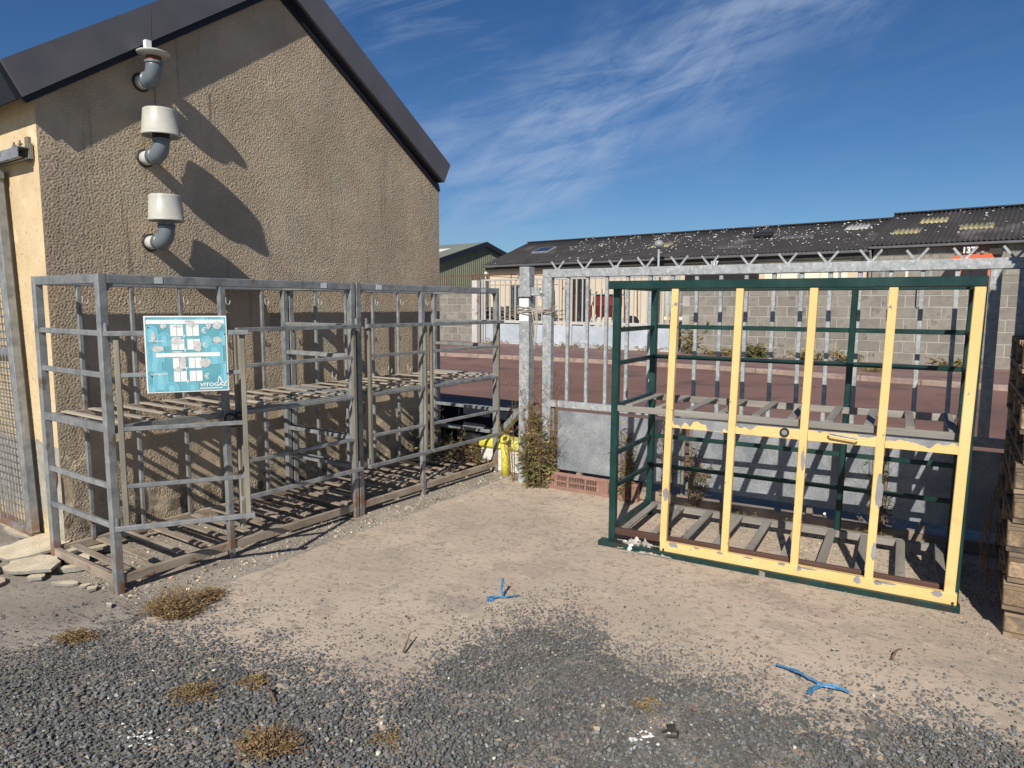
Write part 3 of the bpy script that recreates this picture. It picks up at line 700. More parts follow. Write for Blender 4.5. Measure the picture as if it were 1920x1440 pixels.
def rack(u0, label, posts_mid, bars_u):
    L, D, H = 1.772, .8177, 1.75
    r = empty('bottle_rack', P(RF, u0, 0), RF[1], label, 'rack', 'galvanised gas bottle racks along the gable')
    p = .045; a = p / 2
    for (x, y) in ((a, a), (L - a, a), (a, D - a), (L - a, D - a)):
        bar(r, 'post', (x, y, .0), (x, y, H), p, p, GALV, .004)
    bar(r, 'post', (posts_mid, a - .004, .0), (posts_mid, a - .004, H - .05), .040, .036, GALV, .004)
    for y in (a, D - a): bar(r, 'top_rail', (p, y, H - .026), (L - p, y, H - .026), .044, .05, GALV, .004)
    for x in (a, L - a): bar(r, 'top_rail', (x, p, H - .026), (x, D - p, H - .026), .044, .05, GALV, .004)
    for x in (a - .002, L - a + .002):
        for z in (1.437, 1.213, .605, .383): bar(r, 'end_rail', (x, p, z), (x, D - p, z), .022, .030, GALV)
        bar(r, 'shelf_rail', (x, p, .925), (x, D - p, .925), .03, .045, GALV)
        bar(r, 'bottom_rail', (x, p, .080), (x, D - p, .080), .03, .05, GALVD)
    for y in (a + .006, D - a - .006):
        bar(r, 'shelf_rail', (p, y, .915), (L - p, y, .915), .03, .04, GALV if y < .3 else GALVD)
    bar(r, 'bottom_rail', (p, a, .078), (L - p, a, .078), .03, .052, GALVD)
    bar(r, 'bottom_rail', (p, D - a, .085), (L - p, D - a, .085), .03, .05, GALVD)
    for i in range(11):
        x = .108 + .158 * i + random.uniform(-.006, .006); y0 = .085 + random.uniform(0, .02)
        bar(r, 'bottom_slat', (x, y0, .098), (x + random.uniform(-.008, .008), D - .06, .100), .046, .010, GALVD, .001)
    for i in range(11):
        x = .115 + .156 * i + random.uniform(-.006, .006)
        bar(r, 'shelf_slat', (x, .045, .940), (x + random.uniform(-.006, .006), D - .05, .940), .040, .009, SLATT, .001)
    for i, x in enumerate(bars_u):
        bar(r, 'back_bar', (x, D - .03, .10), (x, D - .03, H - .05), .024, .022, GALV)
        hook(r, x + .012, D - .055, 1.605)
    for x in (bars_u[0] + .10, bars_u[2] + .12, bars_u[3] + .05):
        hook(r, x, D - .10, .985, 1.3, WHITEPL)
    for x, sx in ((p, 1), (L - p, -1)):
        MB().prism([(x, H - .05), (x + sx * .045, H - .05), (x, H - .10)], 'y', a - .004, a + .004).obj('corner_gusset', GALV, r)
    return r
R1 = rack(0.0, 'galvanised steel bottle rack nearest the camera, carrying the blue price board', .712, (.24, .56, .89, 1.21, 1.54))
R2 = rack(1.782, 'second galvanised steel bottle rack, farther along the gable next to the gate post', .716, (.27, .595, .91, 1.235, 1.585))
for x in (.30,): boxo(R1, 'sticker', x, x + .045, -.0022, 0.0, 1.706, 1.742, STICK)
boxo(R1, 'sticker', 1.46, 1.51, -.0022, 0.0, 1.706, 1.742, STICK)
boxo(R2, 'sticker', .20, .255, -.0022, 0.0, 1.706, 1.742, STICK)
boxo(R2, 'sticker', 1.50, 1.56, -.0022, 0.0, 1.706, 1.742, STICK)
D1A = -RAD(32)
door(R1, .02, -.012, .70, D1A, (.045, .668), label='left door swung open, carrying the price board')
door(R1, 1.745, -.03, .99, 0.0, (.03, .945), -1, label='closed right door of browned steel', over=.0)
door(R2, .06, -.03, .68, 0.0, (.03, .645), label='closed left door')
door(R2, 1.745, -.03, .98, 0.0, (.03, .965), -1, label='closed right door')
# brown stile standing behind the price board door
bar(R1, 'inner_stile', (.80, .02, .18), (.80, .02, 1.42), .03, .03, GALVB)
# cable lock on the rack
ck = MB(); pp = []
for k in range(42):
    t = k / 41 * math.pi * 7
    pp.append((.70 + .02 * k / 41 * 4 + .035 * math.cos(t), -.05 + .03 * math.sin(t * .7), .90 + .030 * math.sin(t) - .03 * math.sin(k / 41 * math.pi)))
ck.tube(pp, .0065, 6)
co = ck.obj('cable_lock', BLACK, None); co.matrix_world = R1.matrix_basis.copy(); tag(co, 'black cable lock coiled round the middle post of the near rack', 'lock')
rg = MB().tube([(.035 * math.cos(t), 0, .022 + .030 * math.sin(t)) for t in [k * math.pi / 10 for k in range(21)]], .004, 6, False).mesh('ring', WHITEPL)
obj('ring', rg, R1, Matrix.Translation((.98, .0, .80)) @ Matrix.Scale(.7, 4))

# price board on the open door
sg = empty('price_board', (R1.matrix_basis @ Vector((.02, -.012, 0))), RF[1] + D1A, 'square blue VITOGAZ price board with white boxes and torn stickers on the open rack door', 'sign')
SX, SZ, SWd, SHt = .182, 1.115, .408, .415
y0 = -.046
boxo(sg, 'board', SX, SX + SWd, y0, y0 + .005, SZ, SZ + SHt, WHITE, .0015)
boxo(sg, 'print', SX + .007, SX + SWd - .007, y0 - .0008, y0 + .0001, SZ + .007, SZ + SHt - .007, STEAL)
def sxz(px_, pz_): return SX + (px_ - 210) / 1130 * SWd, SZ + SHt - (pz_ - 235) / 1025 * SHt
LAY = [y0 - .0008]
def flat(name, poly, mat, lift):
    yy = y0 - .0008 - lift
    return MB().prism([sxz(*q) for q in poly], 'y', yy - .0003, yy).obj(name, mat, sg)
def rect(name, a, b, c, d, mat, lift): return flat(name, [(a, b), (c, b), (c, d), (a, d)], mat, lift)
# faint bottle shapes of the print
lay = .0002
for (cx, cy, r_, hh) in ((300, 430, 95, 150), (470, 520, 95, 120), (350, 690, 120, 160), (330, 860, 100, 110), (400, 1030, 110, 190), (1150, 690, 130, 200), (1290, 480, 60, 160), (830, 1180, 80, 80), (540, 1190, 110, 80), (1290, 900, 60, 260), (300, 1190, 70, 70), (1000, 280, 90, 60), (640, 290, 90, 60), (1050, 560, 80, 80)):
    for mtl, k, dl in ((SDARK, 1.0, 0), (SLIGHT, .95, .0002), (SMID, .84, .0004), (SLIGHT, .35, .0006)):
        pl = [(cx + r_ * k * math.cos(t), cy - r_ * .75 * k * math.sin(t)) for t in [i * math.pi / 12 for i in range(13)]]
        yb = min(cy + hh, 1240); pl = [(min(max(x, 232), 1318), min(max(y, 256), 1240)) for x, y in ([(cx + r_ * k, yb)] + pl + [(cx - r_ * k, yb)])]
        o = flat('bottle_print', pl, mtl, lay + dl)
    lay += .00004
B = .0014
rect('white_band', 240, 285, 1305, 342, SPAPER, B)
rect('white_band', 350, 727, 1230, 782, SPAPER, B)
for (yy0, yy1, x1, x2, x3, x4) in ((352, 505, 560, 735, 775, 950), (545, 688, 567, 743, 782, 960), (795, 938, 575, 750, 790, 965), (972, 1115, 580, 757, 795, 972)):
    for a, b in ((x1, x2), (x3, x4)):
        mid = (a + b) / 2
        rect('digit_box', a, yy0, mid - 3, yy1, SPAPER, B); rect('digit_box', mid + 3, yy0, b, yy1, SPAPER, B)
    flat('comma', [(x2 + 8, yy1 - 20), (x2 + 26, yy1 - 20), (x2 + 10, yy1 + 22), (x2 - 6, yy1 + 22)], SPAPER, B)
def blob(cx, cy, rx, ry, mat, lift, n=12):
    pl = [(cx + rx * random.uniform(.78, 1.1) * math.cos(t), cy + ry * random.uniform(.78, 1.1) * math.sin(t)) for t in [i * 2 * math.pi / n for i in range(n)]]
    return flat('torn_sticker', pl, mat, lift)
for i, (cx, cy, rx, ry) in enumerate(((640, 530, 80, 18), (650, 585, 88, 35), (850, 350, 60, 45), (920, 640, 60, 85), (1020, 870, 85, 75), (710, 850, 55, 75), (380, 665, 85, 45), (1210, 360, 70, 55), (660, 375, 90, 14), (1200, 560, 75, 45), (650, 950, 60, 40), (830, 310, 70, 30), (470, 370, 50, 35), (1085, 370, 35, 45), (330, 510, 30, 70), (640, 715, 80, 14))):
    blob(cx, cy, rx, ry, SGREY, B + .0005 + i * .00003)
def word(s, px_, py_, hpx, mat, lift, bold=0.0, wfit=None):
    me = text_mesh(s, .1, mat, .0, bold)
    w = max(v.co.x for v in me.vertices) - min(v.co.x for v in me.vertices); h = max(v.co.y for v in me.vertices) - min(v.co.y for v in me.vertices)
    mn = Vector((min(v.co.x for v in me.vertices), min(v.co.y for v in me.vertices), 0))
    sz_ = hpx / 1025 * SHt / h; sx_ = (wfit / 1130 * SWd / w) if wfit else sz_
    x, z = sxz(px_, py_)
    for v in me.vertices: v.co = Vector(((v.co.x - mn.x) * sx_, 0, (v.co.y - mn.y) * sz_))
    return obj('lettering', me, sg, Matrix.Translation((x, y0 - .0008 - lift, z)))
word('VITOGAZ', 930, 1192, 52, SPAPER, B + .0003, .0035, 380)
rect('underline', 930, 1208, 1250, 1222, SPAPER, B)
flat('logo_peak', [(1178, 1140), (1200, 1050), (1212, 1050), (1262, 1150), (1246, 1150), (1206, 1078), (1192, 1140)], SPAPER, B)
flat('logo_ray', [(1262, 1150), (1340, 1108), (1340, 1118), (1275, 1160)], SPAPER, B)
for (x, y) in ((982, 465), (990, 662), (1000, 905), (998, 1085)):
    word('€', x, y, 75, SPAPER, B + .0002, .001)
word('Consignation', 270, 585, 34, SPAPER, B + .0002, .001, 215)
word('Consignation', 280, 1022, 40, SPAPER, B + .0002, .001, 220)
for (x, y) in ((1300, 482), (285, 1032), (1318, 1022), (262, 385)):
    xx, zz = sxz(x, y); MB().tube([(xx, y0 - .001, zz), (xx, y0 - .0045, zz)], .0038, 8).obj('screw', BLACK, sg)

# ---------------------------------------------------------------- green rack with yellow sliding door
GR = empty('green_bottle_rack', GF[0], GF[1], 'dark green steel bottle rack with a peeling yellow sliding door, right of the crate', 'rack')
L, D, H = 2.0, .78, 1.752
p = .045; a = p / 2
for (x, y, ln_) in ((a, a, 0), (L - a, a, .02), (a, D - a, 0), (L - a, D - a, .02)):
    bar(GR, 'post', (x, y, .0), (x + ln_, y, H - .05), p, p, GREEN, .004)
bar(GR, 'post', (1.335, D - a, .03), (1.36, D - a, H - .05), .038, .036, GREEN, .004)
boxo(GR, 'roof_hood', -.005, 2.016, -.075, .045, H - .052, H, GREEN, .004)
bar(GR, 'top_rail', (.0, D - a, H - .026), (2.016, D - a, H - .026), .044, .05, GREEN, .004)
for x in (a, L + .018 - a): bar(GR, 'top_rail', (x, .045, H - .026), (x, D - .045, H - .026), .044, .05, GREEN, .004)
for i, x in enumerate((a, L - a)):
    for z in (1.437, 1.217, .613, .388): bar(GR, 'end_rail', (x + i * .011 * z, p, z), (x + i * .011 * z, D - p, z), .022, .030, GREEN)
    bar(GR, 'shelf_rail', (x, p, .925), (x, D - p, .925), .03, .050, GREEN)
    bar(GR, 'bottom_rail', (x, p, .085), (x, D - p, .085), .03, .05, GREEN)
for z in (1.443, 1.220, .620, .393):
    bar(GR, 'back_rail', (p, D - a + .008, z), (L - p + .011 * z, D - a + .008, z), .022, .030, GREEN)
bar(GR, 'shelf_rail', (p, a, .922), (L - p, a, .922), .03, .040, SLATW)
bar(GR, 'shelf_rail', (p, D - a - .012, .918), (L - p, D - a - .012, .918), .03, .045, SLATW)
bar(GR, 'bottom_rail', (p, a, .088), (L - p, a, .088), .03, .045, DARKWOOD)
bar(GR, 'bottom_rail', (p, D - a - .012, .085), (L - p, D - a - .012, .085), .05, .045, SLATW)
for i in range(10):
    x = .085 + .2035 * i
    bar(GR, 'bottom_slat', (x + .01, .04, .100), (x + random.uniform(-.01, .01), D - .06, .104), .050, .014, SLATW, .002)
    x = .10 + .2015 * i
    bar(GR, 'shelf_slat', (x + .01, .04, .943), (x + random.uniform(-.008, .008), D - .06, .943), .046, .012, SLATW, .002)
boxo(GR, 'door_track', -.035, 2.006, -.095, -.02, .0, .042, GREEN, .004)
for x in (.12, .9): boxo(GR, 'foot_plate', x, x + .06, .0, .05, 0, .02, GREEN)
hk = MB().tube([(0, 0, .12), (0, 0, 0), (.01, 0, -.015), (.02, 0, -.005)], .005, 6).mesh('hook', BLACK)
obj('hook', hk, GR, Matrix.Translation((1.70, D - .04, 1.60)))
# yellow door
yd = bpy.data.objects.new('sliding_door', None); link(yd, GR); yd.location = (0, -.052, 0); yd['label'] = 'pale yellow sliding door with peeling paint'
zb, zt = .03, 1.702
LEAN = .018
def ystile(x, w): return bar(yd, 'stile', (x, 0, zb + .07), (x + LEAN * zt, 0, zt), w, .034, YELLOW, .003, up=(0, 1, 0))
xs_ = (.405, .790, 1.190, 1.578, 1.958)
for i, x in enumerate(xs_): ystile(x - .004, .043 if i < 4 else .050)
boxo(yd, 'bottom_rail', .383, 1.990, -.019, .017, .026, .102, YELLOW, .003)
def wavy_bar(name, x0, x1, z0, z1, yfront, mat, fn):
    """a thin skin of remaining paint on the rail face, its upper edge following fn(x)"""
    n = max(10, int((x1 - x0) / .009)); pl = [(x0, z0), (x1, z0)]
    for k in range(n + 1):
        x = x1 + (x0 - x1) * k / n; pl.append((x, min(z1, max(z0 + .002, fn(x)))))
    return MB().prism(pl, 'y', yfront - .0012, yfront).obj(name, mat, yd)
for i in range(4):
    x0, x1 = xs_[i] + .018 + .016, xs_[i + 1] - .022 + .016
    boxo(yd, 'mid_rail', x0, x1, -.014, .014, .842, .902, CHIPPED, .002)
    def fn(x, i=i):
        t = mnoise.noise((x * 11 + i * 5.1, 3.3 * i, 0)) + .35 * mnoise.noise((x * 30, i, 7)) + .06 * mnoise.noise((x * 90, i, 3))
        base = (.026, -.004, -.006, .022)[i]
        cut = base + (.10, .07, .05, .06)[i] * t
        if i == 0 and .655 < x < .75: cut += .12 * (1 - abs(x - .70) / .05) ** .3
        if i == 2 and x > 1.46: cut += .35 * (x - 1.46)
        return .901 - max(0, min(cut, .058))
    wavy_bar('paint_skin', x0, x1, .842, .901, -.0141, YELLOW, fn)
# bare patches where the paint has flaked off stiles and bottom rail
def flake(cx, cz, rx, rz, y):
    n = 16; pl = []
    for k in range(n):
        t = 2 * math.pi * k / n; q = 1 + .45 * mnoise.noise((cx * 40 + math.cos(t) * 2, cz * 40 + math.sin(t) * 2, 1))
        pl.append((cx + rx * q * math.cos(t), cz + rz * q * math.sin(t)))
    MB().prism(pl, 'y', y - .0012, y + .0004).obj('bare_patch', CHIPPED, yd)
for (cx, cz, rx, rz) in ((.413, .415, .017, .045), (1.600, .60, .018, .10), (1.205, .72, .012, .06), (1.592, .26, .013, .05)): flake(cx, cz, rx, rz, -.0171)
for (cx, cz, rx, rz) in ((.47, .092, .028, .016), (.76, .095, .02, .008), (1.12, .096, .022, .008), (1.215, .090, .012, .016), (1.26, .096, .05, .006), (1.52, .084, .018, .022), (1.66, .096, .05, .007), (1.62, .090, .02, .012), (1.90, .088, .026, .016), (.93, .097, .03, .005), (.62, .097, .018, .005)): flake(cx, cz, rx, rz, -.0191)
MB().lathe([(.016, 0), (.026, 0), (.026, .010), (.016, .010), (.016, 0)], 24, Matrix.Translation((1.100, -.0155, .877)) @ Matrix.Rotation(RAD(90), 4, 'X')).obj('lock_ring', BLACK, yd)
MB().lathe([(0, 0), (.018, 0), (.017, .006), (0, .007)], 20, Matrix.Translation((1.100, -.0155, .877)) @ Matrix.Rotation(RAD(90), 4, 'X')).obj('lock_cylinder', GREYM, yd)
MB().tube([(1.335, -.015, .890), (1.335, -.042, .888), (1.345, -.046, .884), (1.465, -.046, .872), (1.478, -.042, .870), (1.478, -.015, .872)], .0055, 6).obj('handle', YELLOW, yd)
MB().tube([(1.33, -.015, .893), (1.48, -.015, .876)], .008, 6).obj('handle_plate', CHIPPED, yd)
for x in (.408, 1.972): MB().tube([(x, -.0195, .052), (x, -.024, .052)], .007, 8).obj('bolt', BLACK, yd)

# ---------------------------------------------------------------- galvanised sliding gate
gt = empty('sliding_gate', TF[0], TF[1], 'galvanised steel sliding gate with spiked top beam behind the green rack', 'gate')
bar(gt, 'frame_stile', (.042, 0, .16), (.042, 0, 1.83), .085, .06, GATE, .005, up=(0, 1, 0))
bar(gt, 'top_beam', (0, 0, 1.864), (5.2, 0, 1.864), .06, .07, GATE, .005)
bar(gt, 'mid_rail', (.086, 0, .745), (5.2, 0, .745), .05, .058, GATE, .004)
for i, u in enumerate([.233, .415, .591, .775, .967, 1.147, 1.338, 1.522, 1.707, 1.90, 2.086, 2.271, 2.455, 2.639, 2.821, 3.01]):
    bar(gt, 'bar', (u, 0, .775), (u, 0, 1.828), .028, .028, GATE, .003)
for u in (3.212, 3.36): bar(gt, 'frame_stile', (u, 0, .775), (u, 0, 1.828), .062, .05, GATE, .004, up=(0, 1, 0))
for i in range(9): bar(gt, 'bar', (3.55 + .186 * i, 0, .775), (3.55 + .186 * i, 0, 1.828), .028, .028, GATE, .003)
for (a0, a1) in ((.15, 1.255), (1.345, 2.60), (2.70, 3.9), (3.95, 5.1)):
    boxo(gt, 'panel', a0, a1, -.006, .004, .168, .688, PANEL, .001)
for u in (.10, 1.27, 1.33, 2.615, 2.685, 3.92): bar(gt, 'panel_post', (u, .012, .10), (u, .012, .715), .024, .024, GALVB, .002)
bar(gt, 'bottom_beam', (.05, .015, .060), (5.2, .015, .060), .07, .082, GALVD, .005)
for u in (.35, .95, 1.60, 2.2, 2.9): boxo(gt, 'beam_bracket', u, u + .04, -.03, .02, .10, .165, GALVD)
for u, z in ((2.52, .33), (2.80, .34), (2.32, .13)): MB().tube([(u, -.006, z), (u, -.014, z)], .010, 6).obj('bolt', WHITE, gt)
def fork(u):
    for s in (-1, 1):
        k = random.uniform(.85, 1.05); bar(gt, 'spike', (u + s * .004, 0, 1.895), (u + s * .066 * k, random.uniform(-.004, .004), 1.895 + .078 * k), .005, .015, GATE, .001)
for u in [.125, .382, .657, .918, 1.191, 1.431, 1.717, 1.983, 2.246, 2.513, 2.777, 3.04, 3.303, 3.57, 3.84]: fork(u)
gp = empty('gate_post', P(TF, -.17, -.01), TF[1], 'square galvanised gate post with white stickers, braced behind, left of the sliding gate', 'post')
bar(gp, 'post', (0, 0, 0), (0, 0, 1.925), .10, .10, GATE, .006)
boxo(gp, 'white_sticker', -.046, .049, -.0525, -.0503, 1.555, 1.655, WHITE); boxo(gp, 'white_sticker', -.045, .050, -.0525, -.0503, 1.455, 1.525, WHITE)
boxo(gp, 'latch_block', -.045, .075, -.072, -.053, 1.665, 1.745, GATE, .003)
boxo(gp, 'latch_tongue', .080, .165, -.065, -.035, 1.675, 1.745, GATE, .004)
MB().tube([(.165, -.05, 1.71), (.178, -.05, 1.70), (.170, -.05, 1.64)], .012, 6).obj('latch_hook', GATE, gp)
bar(gp, 'brace', (-.03, .05, .70), (-1.02, .74, .0), .055, .06, GATE, .004)
tw_ = MB()
for k in range(7):
    z = 1.545 + random.uniform(-.03, .03); c = [(-.06, -.06), (.055, -.062), (.19, -.05), (.26, -.04), (.28, .04), (.12, .06), (-.055, .055), (-.06, -.06)]
    tw_.tube([(x + random.uniform(-.01, .01), y + random.uniform(-.006, .006), z + random.uniform(-.022, .022)) for x, y in c], .0035, 5)
for k in range(5):
    x = .10 + random.uniform(-.03, .04); tw_.tube([(x, -.07, 1.55), (x + .02, -.075, 1.46), (x + random.uniform(-.02, .03), -.07, 1.34 + random.uniform(-.1, .05)), (x + random.uniform(-.02, .05), -.06, 1.20 + random.uniform(0, .12))], .003, 5)
two = tw_.obj('twine_tie', DRYGREY, None); two.matrix_world = gp.matrix_basis.copy(); tag(two, 'pale wire and twine tying the gate frame to its post', 'twine')
lp = empty('low_panel', TF[0], TF[1], 'low steel panel with its shade painted on, closing the gap between building and gate post', 'fence')
boxo(lp, 'panel', -3.2, -.45, 1.00, 1.01, .04, .455, NAVYD)  # galvanised panel given a navy colour in place of its shade
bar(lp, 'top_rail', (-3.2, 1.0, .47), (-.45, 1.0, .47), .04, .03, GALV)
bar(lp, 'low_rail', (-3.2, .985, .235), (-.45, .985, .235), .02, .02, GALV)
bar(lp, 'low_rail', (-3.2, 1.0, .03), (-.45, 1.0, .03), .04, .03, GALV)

# ---------------------------------------------------------------- far gate and block walls
fg = empty('street_gate', WF[0], WF[1], 'wide pale barred gate with solid lower panels across the street', 'gate')
bar(fg, 'end_post', (1.90, 0, 0), (1.90, 0, 2.53), .26, .22, M('stained_white_post', [(.45, .44, .41), (.62, .60, .56)], 2, .8, over=[((.38, .25, .13), 2.5, .56, .66)]), .01, up=(0, 1, 0))
bar(fg, 'dark_gap_bar', (2.13, .1, 0), (2.13, .1, 2.5), .10, .10, BLACK, .005)  # black bar put in for the dark gap between post and frame
for u in (2.24, 2.37, 10.58): bar(fg, 'frame_stile', (u, 0, .08), (u, 0, 2.56), .07, .07, FBAR, .005)
bar(fg, 'top_rail', (2.41, 0, 2.53), (10.54, 0, 2.53), .06, .07, FBAR, .005)
bar(fg, 'mid_rail', (2.41, 0, .95), (10.54, 0, .95), .08, .10, FBAR, .005)
bar(fg, 'bottom_rail', (2.41, 0, .115), (10.54, 0, .115), .08, .08, FBAR, .005)
for i in range(32):
    u = 2.64 + .2535 * i
    if u < 10.5: bar(fg, 'bar', (u, 0, 1.0), (u, 0, 2.495), .042 if i % 3 else .05, .04, FBAR, .003)
for (a0, a1) in ((2.45, 4.42), (4.46, 6.5), (6.54, 8.5), (8.54, 10.5)): boxo(fg, 'panel', a0, a1, -.01, .01, .165, .86, FPANEL)
bar(fg, 'dark_foot_bar', (2.2, -.05, .045), (10.7, -.05, .045), .16, .09, SOFFIT)  # dark bar along the foot of the gate, below the bottom rail

def block_wall(name, u0, n, rows, label):
    w = empty(name, P(WF, u0, 0), WF[1], label, 'wall')
    bl, bh = .545, .298
    key = 'block'
    if key not in CACHE:
        me_ = MB().box(0, bl - .016, 0, .2, 0, bh - .014).mesh('block', BLOCK)
        bm = bmesh.new(); bm.from_mesh(me_); bmesh.ops.bevel(bm, geom=list(bm.edges), offset=.009, segments=1, affect='EDGES'); bm.to_mesh(me_); bm.free(); CACHE[key] = me_
    for r in range(rows):
        off = (.27 if r % 2 else 0) + random.uniform(-.02, .02)
        for c in range(n):
            obj('block', CACHE[key], w, Matrix.Translation((off + c * bl, random.uniform(-.004, .004), .10 + r * bh)))
    boxo(w, 'mortar_core', .02, n * bl + .2, .006, .19, 0, .10 + rows * bh - .006, MORTAR)
    boxo(w, 'footing', 0, n * bl + .25, -.02, .2, 0, .098, MORTAR)
    return w
block_wall('block_wall', -5.4, 13, 7, 'grey concrete block wall left of the street gate, seen beside the building corner')
block_wall('block_wall', 10.72, 21, 7, 'long grey concrete block wall right of the street gate, behind the green rack')

# ---------------------------------------------------------------- far buildings
def corrugated(parent, name, u0, u1, d0, z0, d1, z1, pitch, amp, mat, rows=3, sheets=()):
    """corrugated slope from eave (d0,z0) to ridge (d1,z1), waves running up the slope; sheets = list of (u, t0, t1, width, material)"""
    Lr = math.hypot(d1 - d0, z1 - z0); nd_, nz_ = -(z1 - z0) / Lr, (d1 - d0) / Lr
    def grid(a, b, t0, t1, lift, mt, nm):
        n = max(6, int((b - a) / pitch * 6)); V = []; Fc = []; out = []
        ts = [t0]
        for j in range(rows): 
            tj = (j + 1) / rows
            if t0 < tj < t1: ts += [tj - .004, tj]
        ts.append(t1)
        for i in range(n + 1):
            u = a + (b - a) * i / n; h = amp * math.cos(2 * math.pi * u / pitch)
            for t in ts:
                k = min(int(t * rows + 1e-6), rows - 1); frac = t * rows - k
                hh = h + lift + .018 * (1 - frac) if nm is None else h + lift + .018
                V.append((u, d0 + (d1 - d0) * t + nd_ * hh, z0 + (z1 - z0) * t + nz_ * hh))
        q = len(ts)
        for i in range(n):
            for j in range(q - 1): Fc.append((i * q + j, (i + 1) * q + j, (i + 1) * q + j + 1, i * q + j + 1))
        me_ = mesh(name, V, Fc, mt, True); return me_
    o = obj(name, grid(u0, u1, 0, 1, 0, mat, None), parent)
    md = o.modifiers.new('thickness', 'SOLIDIFY'); md.thickness = .012
    for (su, t0, t1, w, mt) in sheets:
        s = obj('translucent_panel', grid(su, su + w, t0, t1, .012, mt, 'x'), parent)
        md = s.modifiers.new('thickness', 'SOLIDIFY'); md.thickness = .008
    return o
ha = empty('long_house', WF[0], WF[1], 'long low cream building with dark corrugated roof behind the street gate', 'building')
e0, r0 = 11.9, 16.5
boxo(ha, 'wall', -8.2, 13.2, 12.3, 20.5, .06, 3.72, HWALL)
MB().prism([(12.3, 3.72), (20.5, 3.72), (16.4, 5.45)], 'x', -8.2, 13.2).obj('gable_fill', HWALL, ha)
corrugated(ha, 'roof', -8.45, 13.35, e0, 3.98, r0, 5.68, .177, .026, ROOFM,
           sheets=((2.0, .40, .58, 1.1, ROOFT), (11.55, .66, .84, 1.0, M('pale_sheet', [(.40, .38, .36), (.55, .53, .50)], 4, .6)), (8.9, .45, .62, 1.5, M('greyed_sheet', [(.07, .065, .07), (.10, .095, .10)], 4, .8)), (6.2, .2, .36, 1.5, M('greyed_sheet_low', [(.055, .05, .052), (.08, .075, .078)], 4, .8))))
corrugated(ha, 'roof', -8.45, 13.35, 21.1, 3.98, r0, 5.68, .177, .026, ROOFM)
bar(ha, 'ridge_cap', (-8.45, r0, 5.70), (13.3, r0, 5.70), .35, .06, ROOFM)
bar(ha, 'gutter', (-8.4, e0 - .02, 3.90), (13.3, e0 - .02, 3.90), .14, .12, GUTTER, .02)
boxo(ha, 'soffit', -8.3, 13.25, 12.0, 12.29, 3.62, 3.82, SOFFIT)
boxo(ha, 'pale_band', -.2, 13.1, 12.22, 12.298, 3.40, 3.60, HWALL2)
for (a0, a1, z0, z1) in ((-6.53, -5.73, 1.45, 2.72),):
    f = boxo(ha, 'window', a0 - .06, a1 + .06, 12.24, 12.296, z0 - .06, z1 + .06, GREYM)
    boxo(f, 'pane', a0, a1, 12.225, 12.238, z0, z1, GLASS)
    for k in range(5): bar(f, 'window_bar', (a0 + .1 + .15 * k, 12.19, z0), (a0 + .1 + .15 * k, 12.19, z1), .02, .02, GREYM)
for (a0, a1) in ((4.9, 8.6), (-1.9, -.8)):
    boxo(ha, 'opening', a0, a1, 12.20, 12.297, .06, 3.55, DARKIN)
boxo(ha, 'sliding_panel', 8.9, 10.6, 12.15, 12.2, .06, 3.35, HWALL2)
boxo(ha, 'sliding_panel', 10.7, 12.5, 12.12, 12.2, .06, 3.35, HWALL2)
# skylight, vent, flue, wall lamps, camera
def on_roof(u, d): return Matrix.Translation((u, d, 3.98 + (d - e0) * (5.68 - 3.98) / (r0 - e0) + .05)) @ Matrix.Rotation(math.atan2(1.70, 4.6), 4, 'X')
f = boxo(ha, 'skylight', -.62, .62, -.50, .50, .0, .12, GREYM, .01, on_roof(-5.35, 14.1)); boxo(f, 'pane', -.52, .52, -.41, .41, .121, .13, GLASS)
boxo(ha, 'roof_vent', -.45, .45, -.22, .22, .0, .16, BLACK, .03, on_roof(7.9, 14.6))
boxo(ha, 'wall_lamp', 12.75, 13.05, 11.98, 12.25, 3.50, 3.80, SOFFIT, .01)
cm = bpy.data.objects.new('security_camera', None); link(cm, ha); cm.location = (-8.25, 12.0, 3.45)
MB().lathe([(0, .16), (.10, .10), (.12, 0), (0, 0)], 14).obj('dome', WHITE, cm, True); boxo(cm, 'arm', -.04, .04, 0, .3, .02, .10, WHITE)
MB().tube([(-8.32, 12.1, .06), (-8.32, 12.1, 3.8)], .05, 10).obj('downpipe', WHITE, ha)
fl = empty('yard_lamp', P(WF, 4.05, 11.0), WF[1], 'short galvanised post with round silver cowl in front of the dark roof', 'lamp')
MB().tube([(0, 0, .06), (0, 0, 4.45)], .055, 10).obj('pole', GATE, fl, True)
MB().lathe([(.05, 4.42), (.24, 4.47), (.25, 4.60), (.17, 4.74), (0, 4.80)], 20).obj('cowl', GREYM, fl, True)

hb = empty('block_barn', WF[0], WF[1], 'taller grey block building with dark corrugated roof at the right edge', 'building')
boxo(hb, 'wall', 13.42, 30, 12.32, 21, .06, 3.99, BLOCK)
MB().prism([(12.32, 3.991), (21, 3.991), (16.6, 5.6)], 'x', 13.42, 30).obj('gable_fill', BLOCK, hb)
for r in range(4):
    for c in range(13):
        obj('block', CACHE['block'], hb, Matrix.Translation((13.42 + (.27 if r % 2 else 0) + c * .545, 12.30, 3.99 - .298 * (r + 1))))
corrugated(hb, 'roof', 13.32, 30, 12.05, 4.12, 16.5, 5.86, .177, .028, ROOFM,
           sheets=((13.85, .30, .46, 1.05, ROOFT), (14.62, .60, .77, 1.05, ROOFT), (16.3, .33, .50, 1.15, ROOFT), (18.55, .38, .55, 1.15, ROOFT)))
corrugated(hb, 'roof', 13.32, 30, 21.3, 4.06, 16.5, 5.86, .177, .028, ROOFM)
bar(hb, 'ridge_cap', (13.3, 16.5, 5.89), (30, 16.5, 5.89), .35, .06, ROOFM)
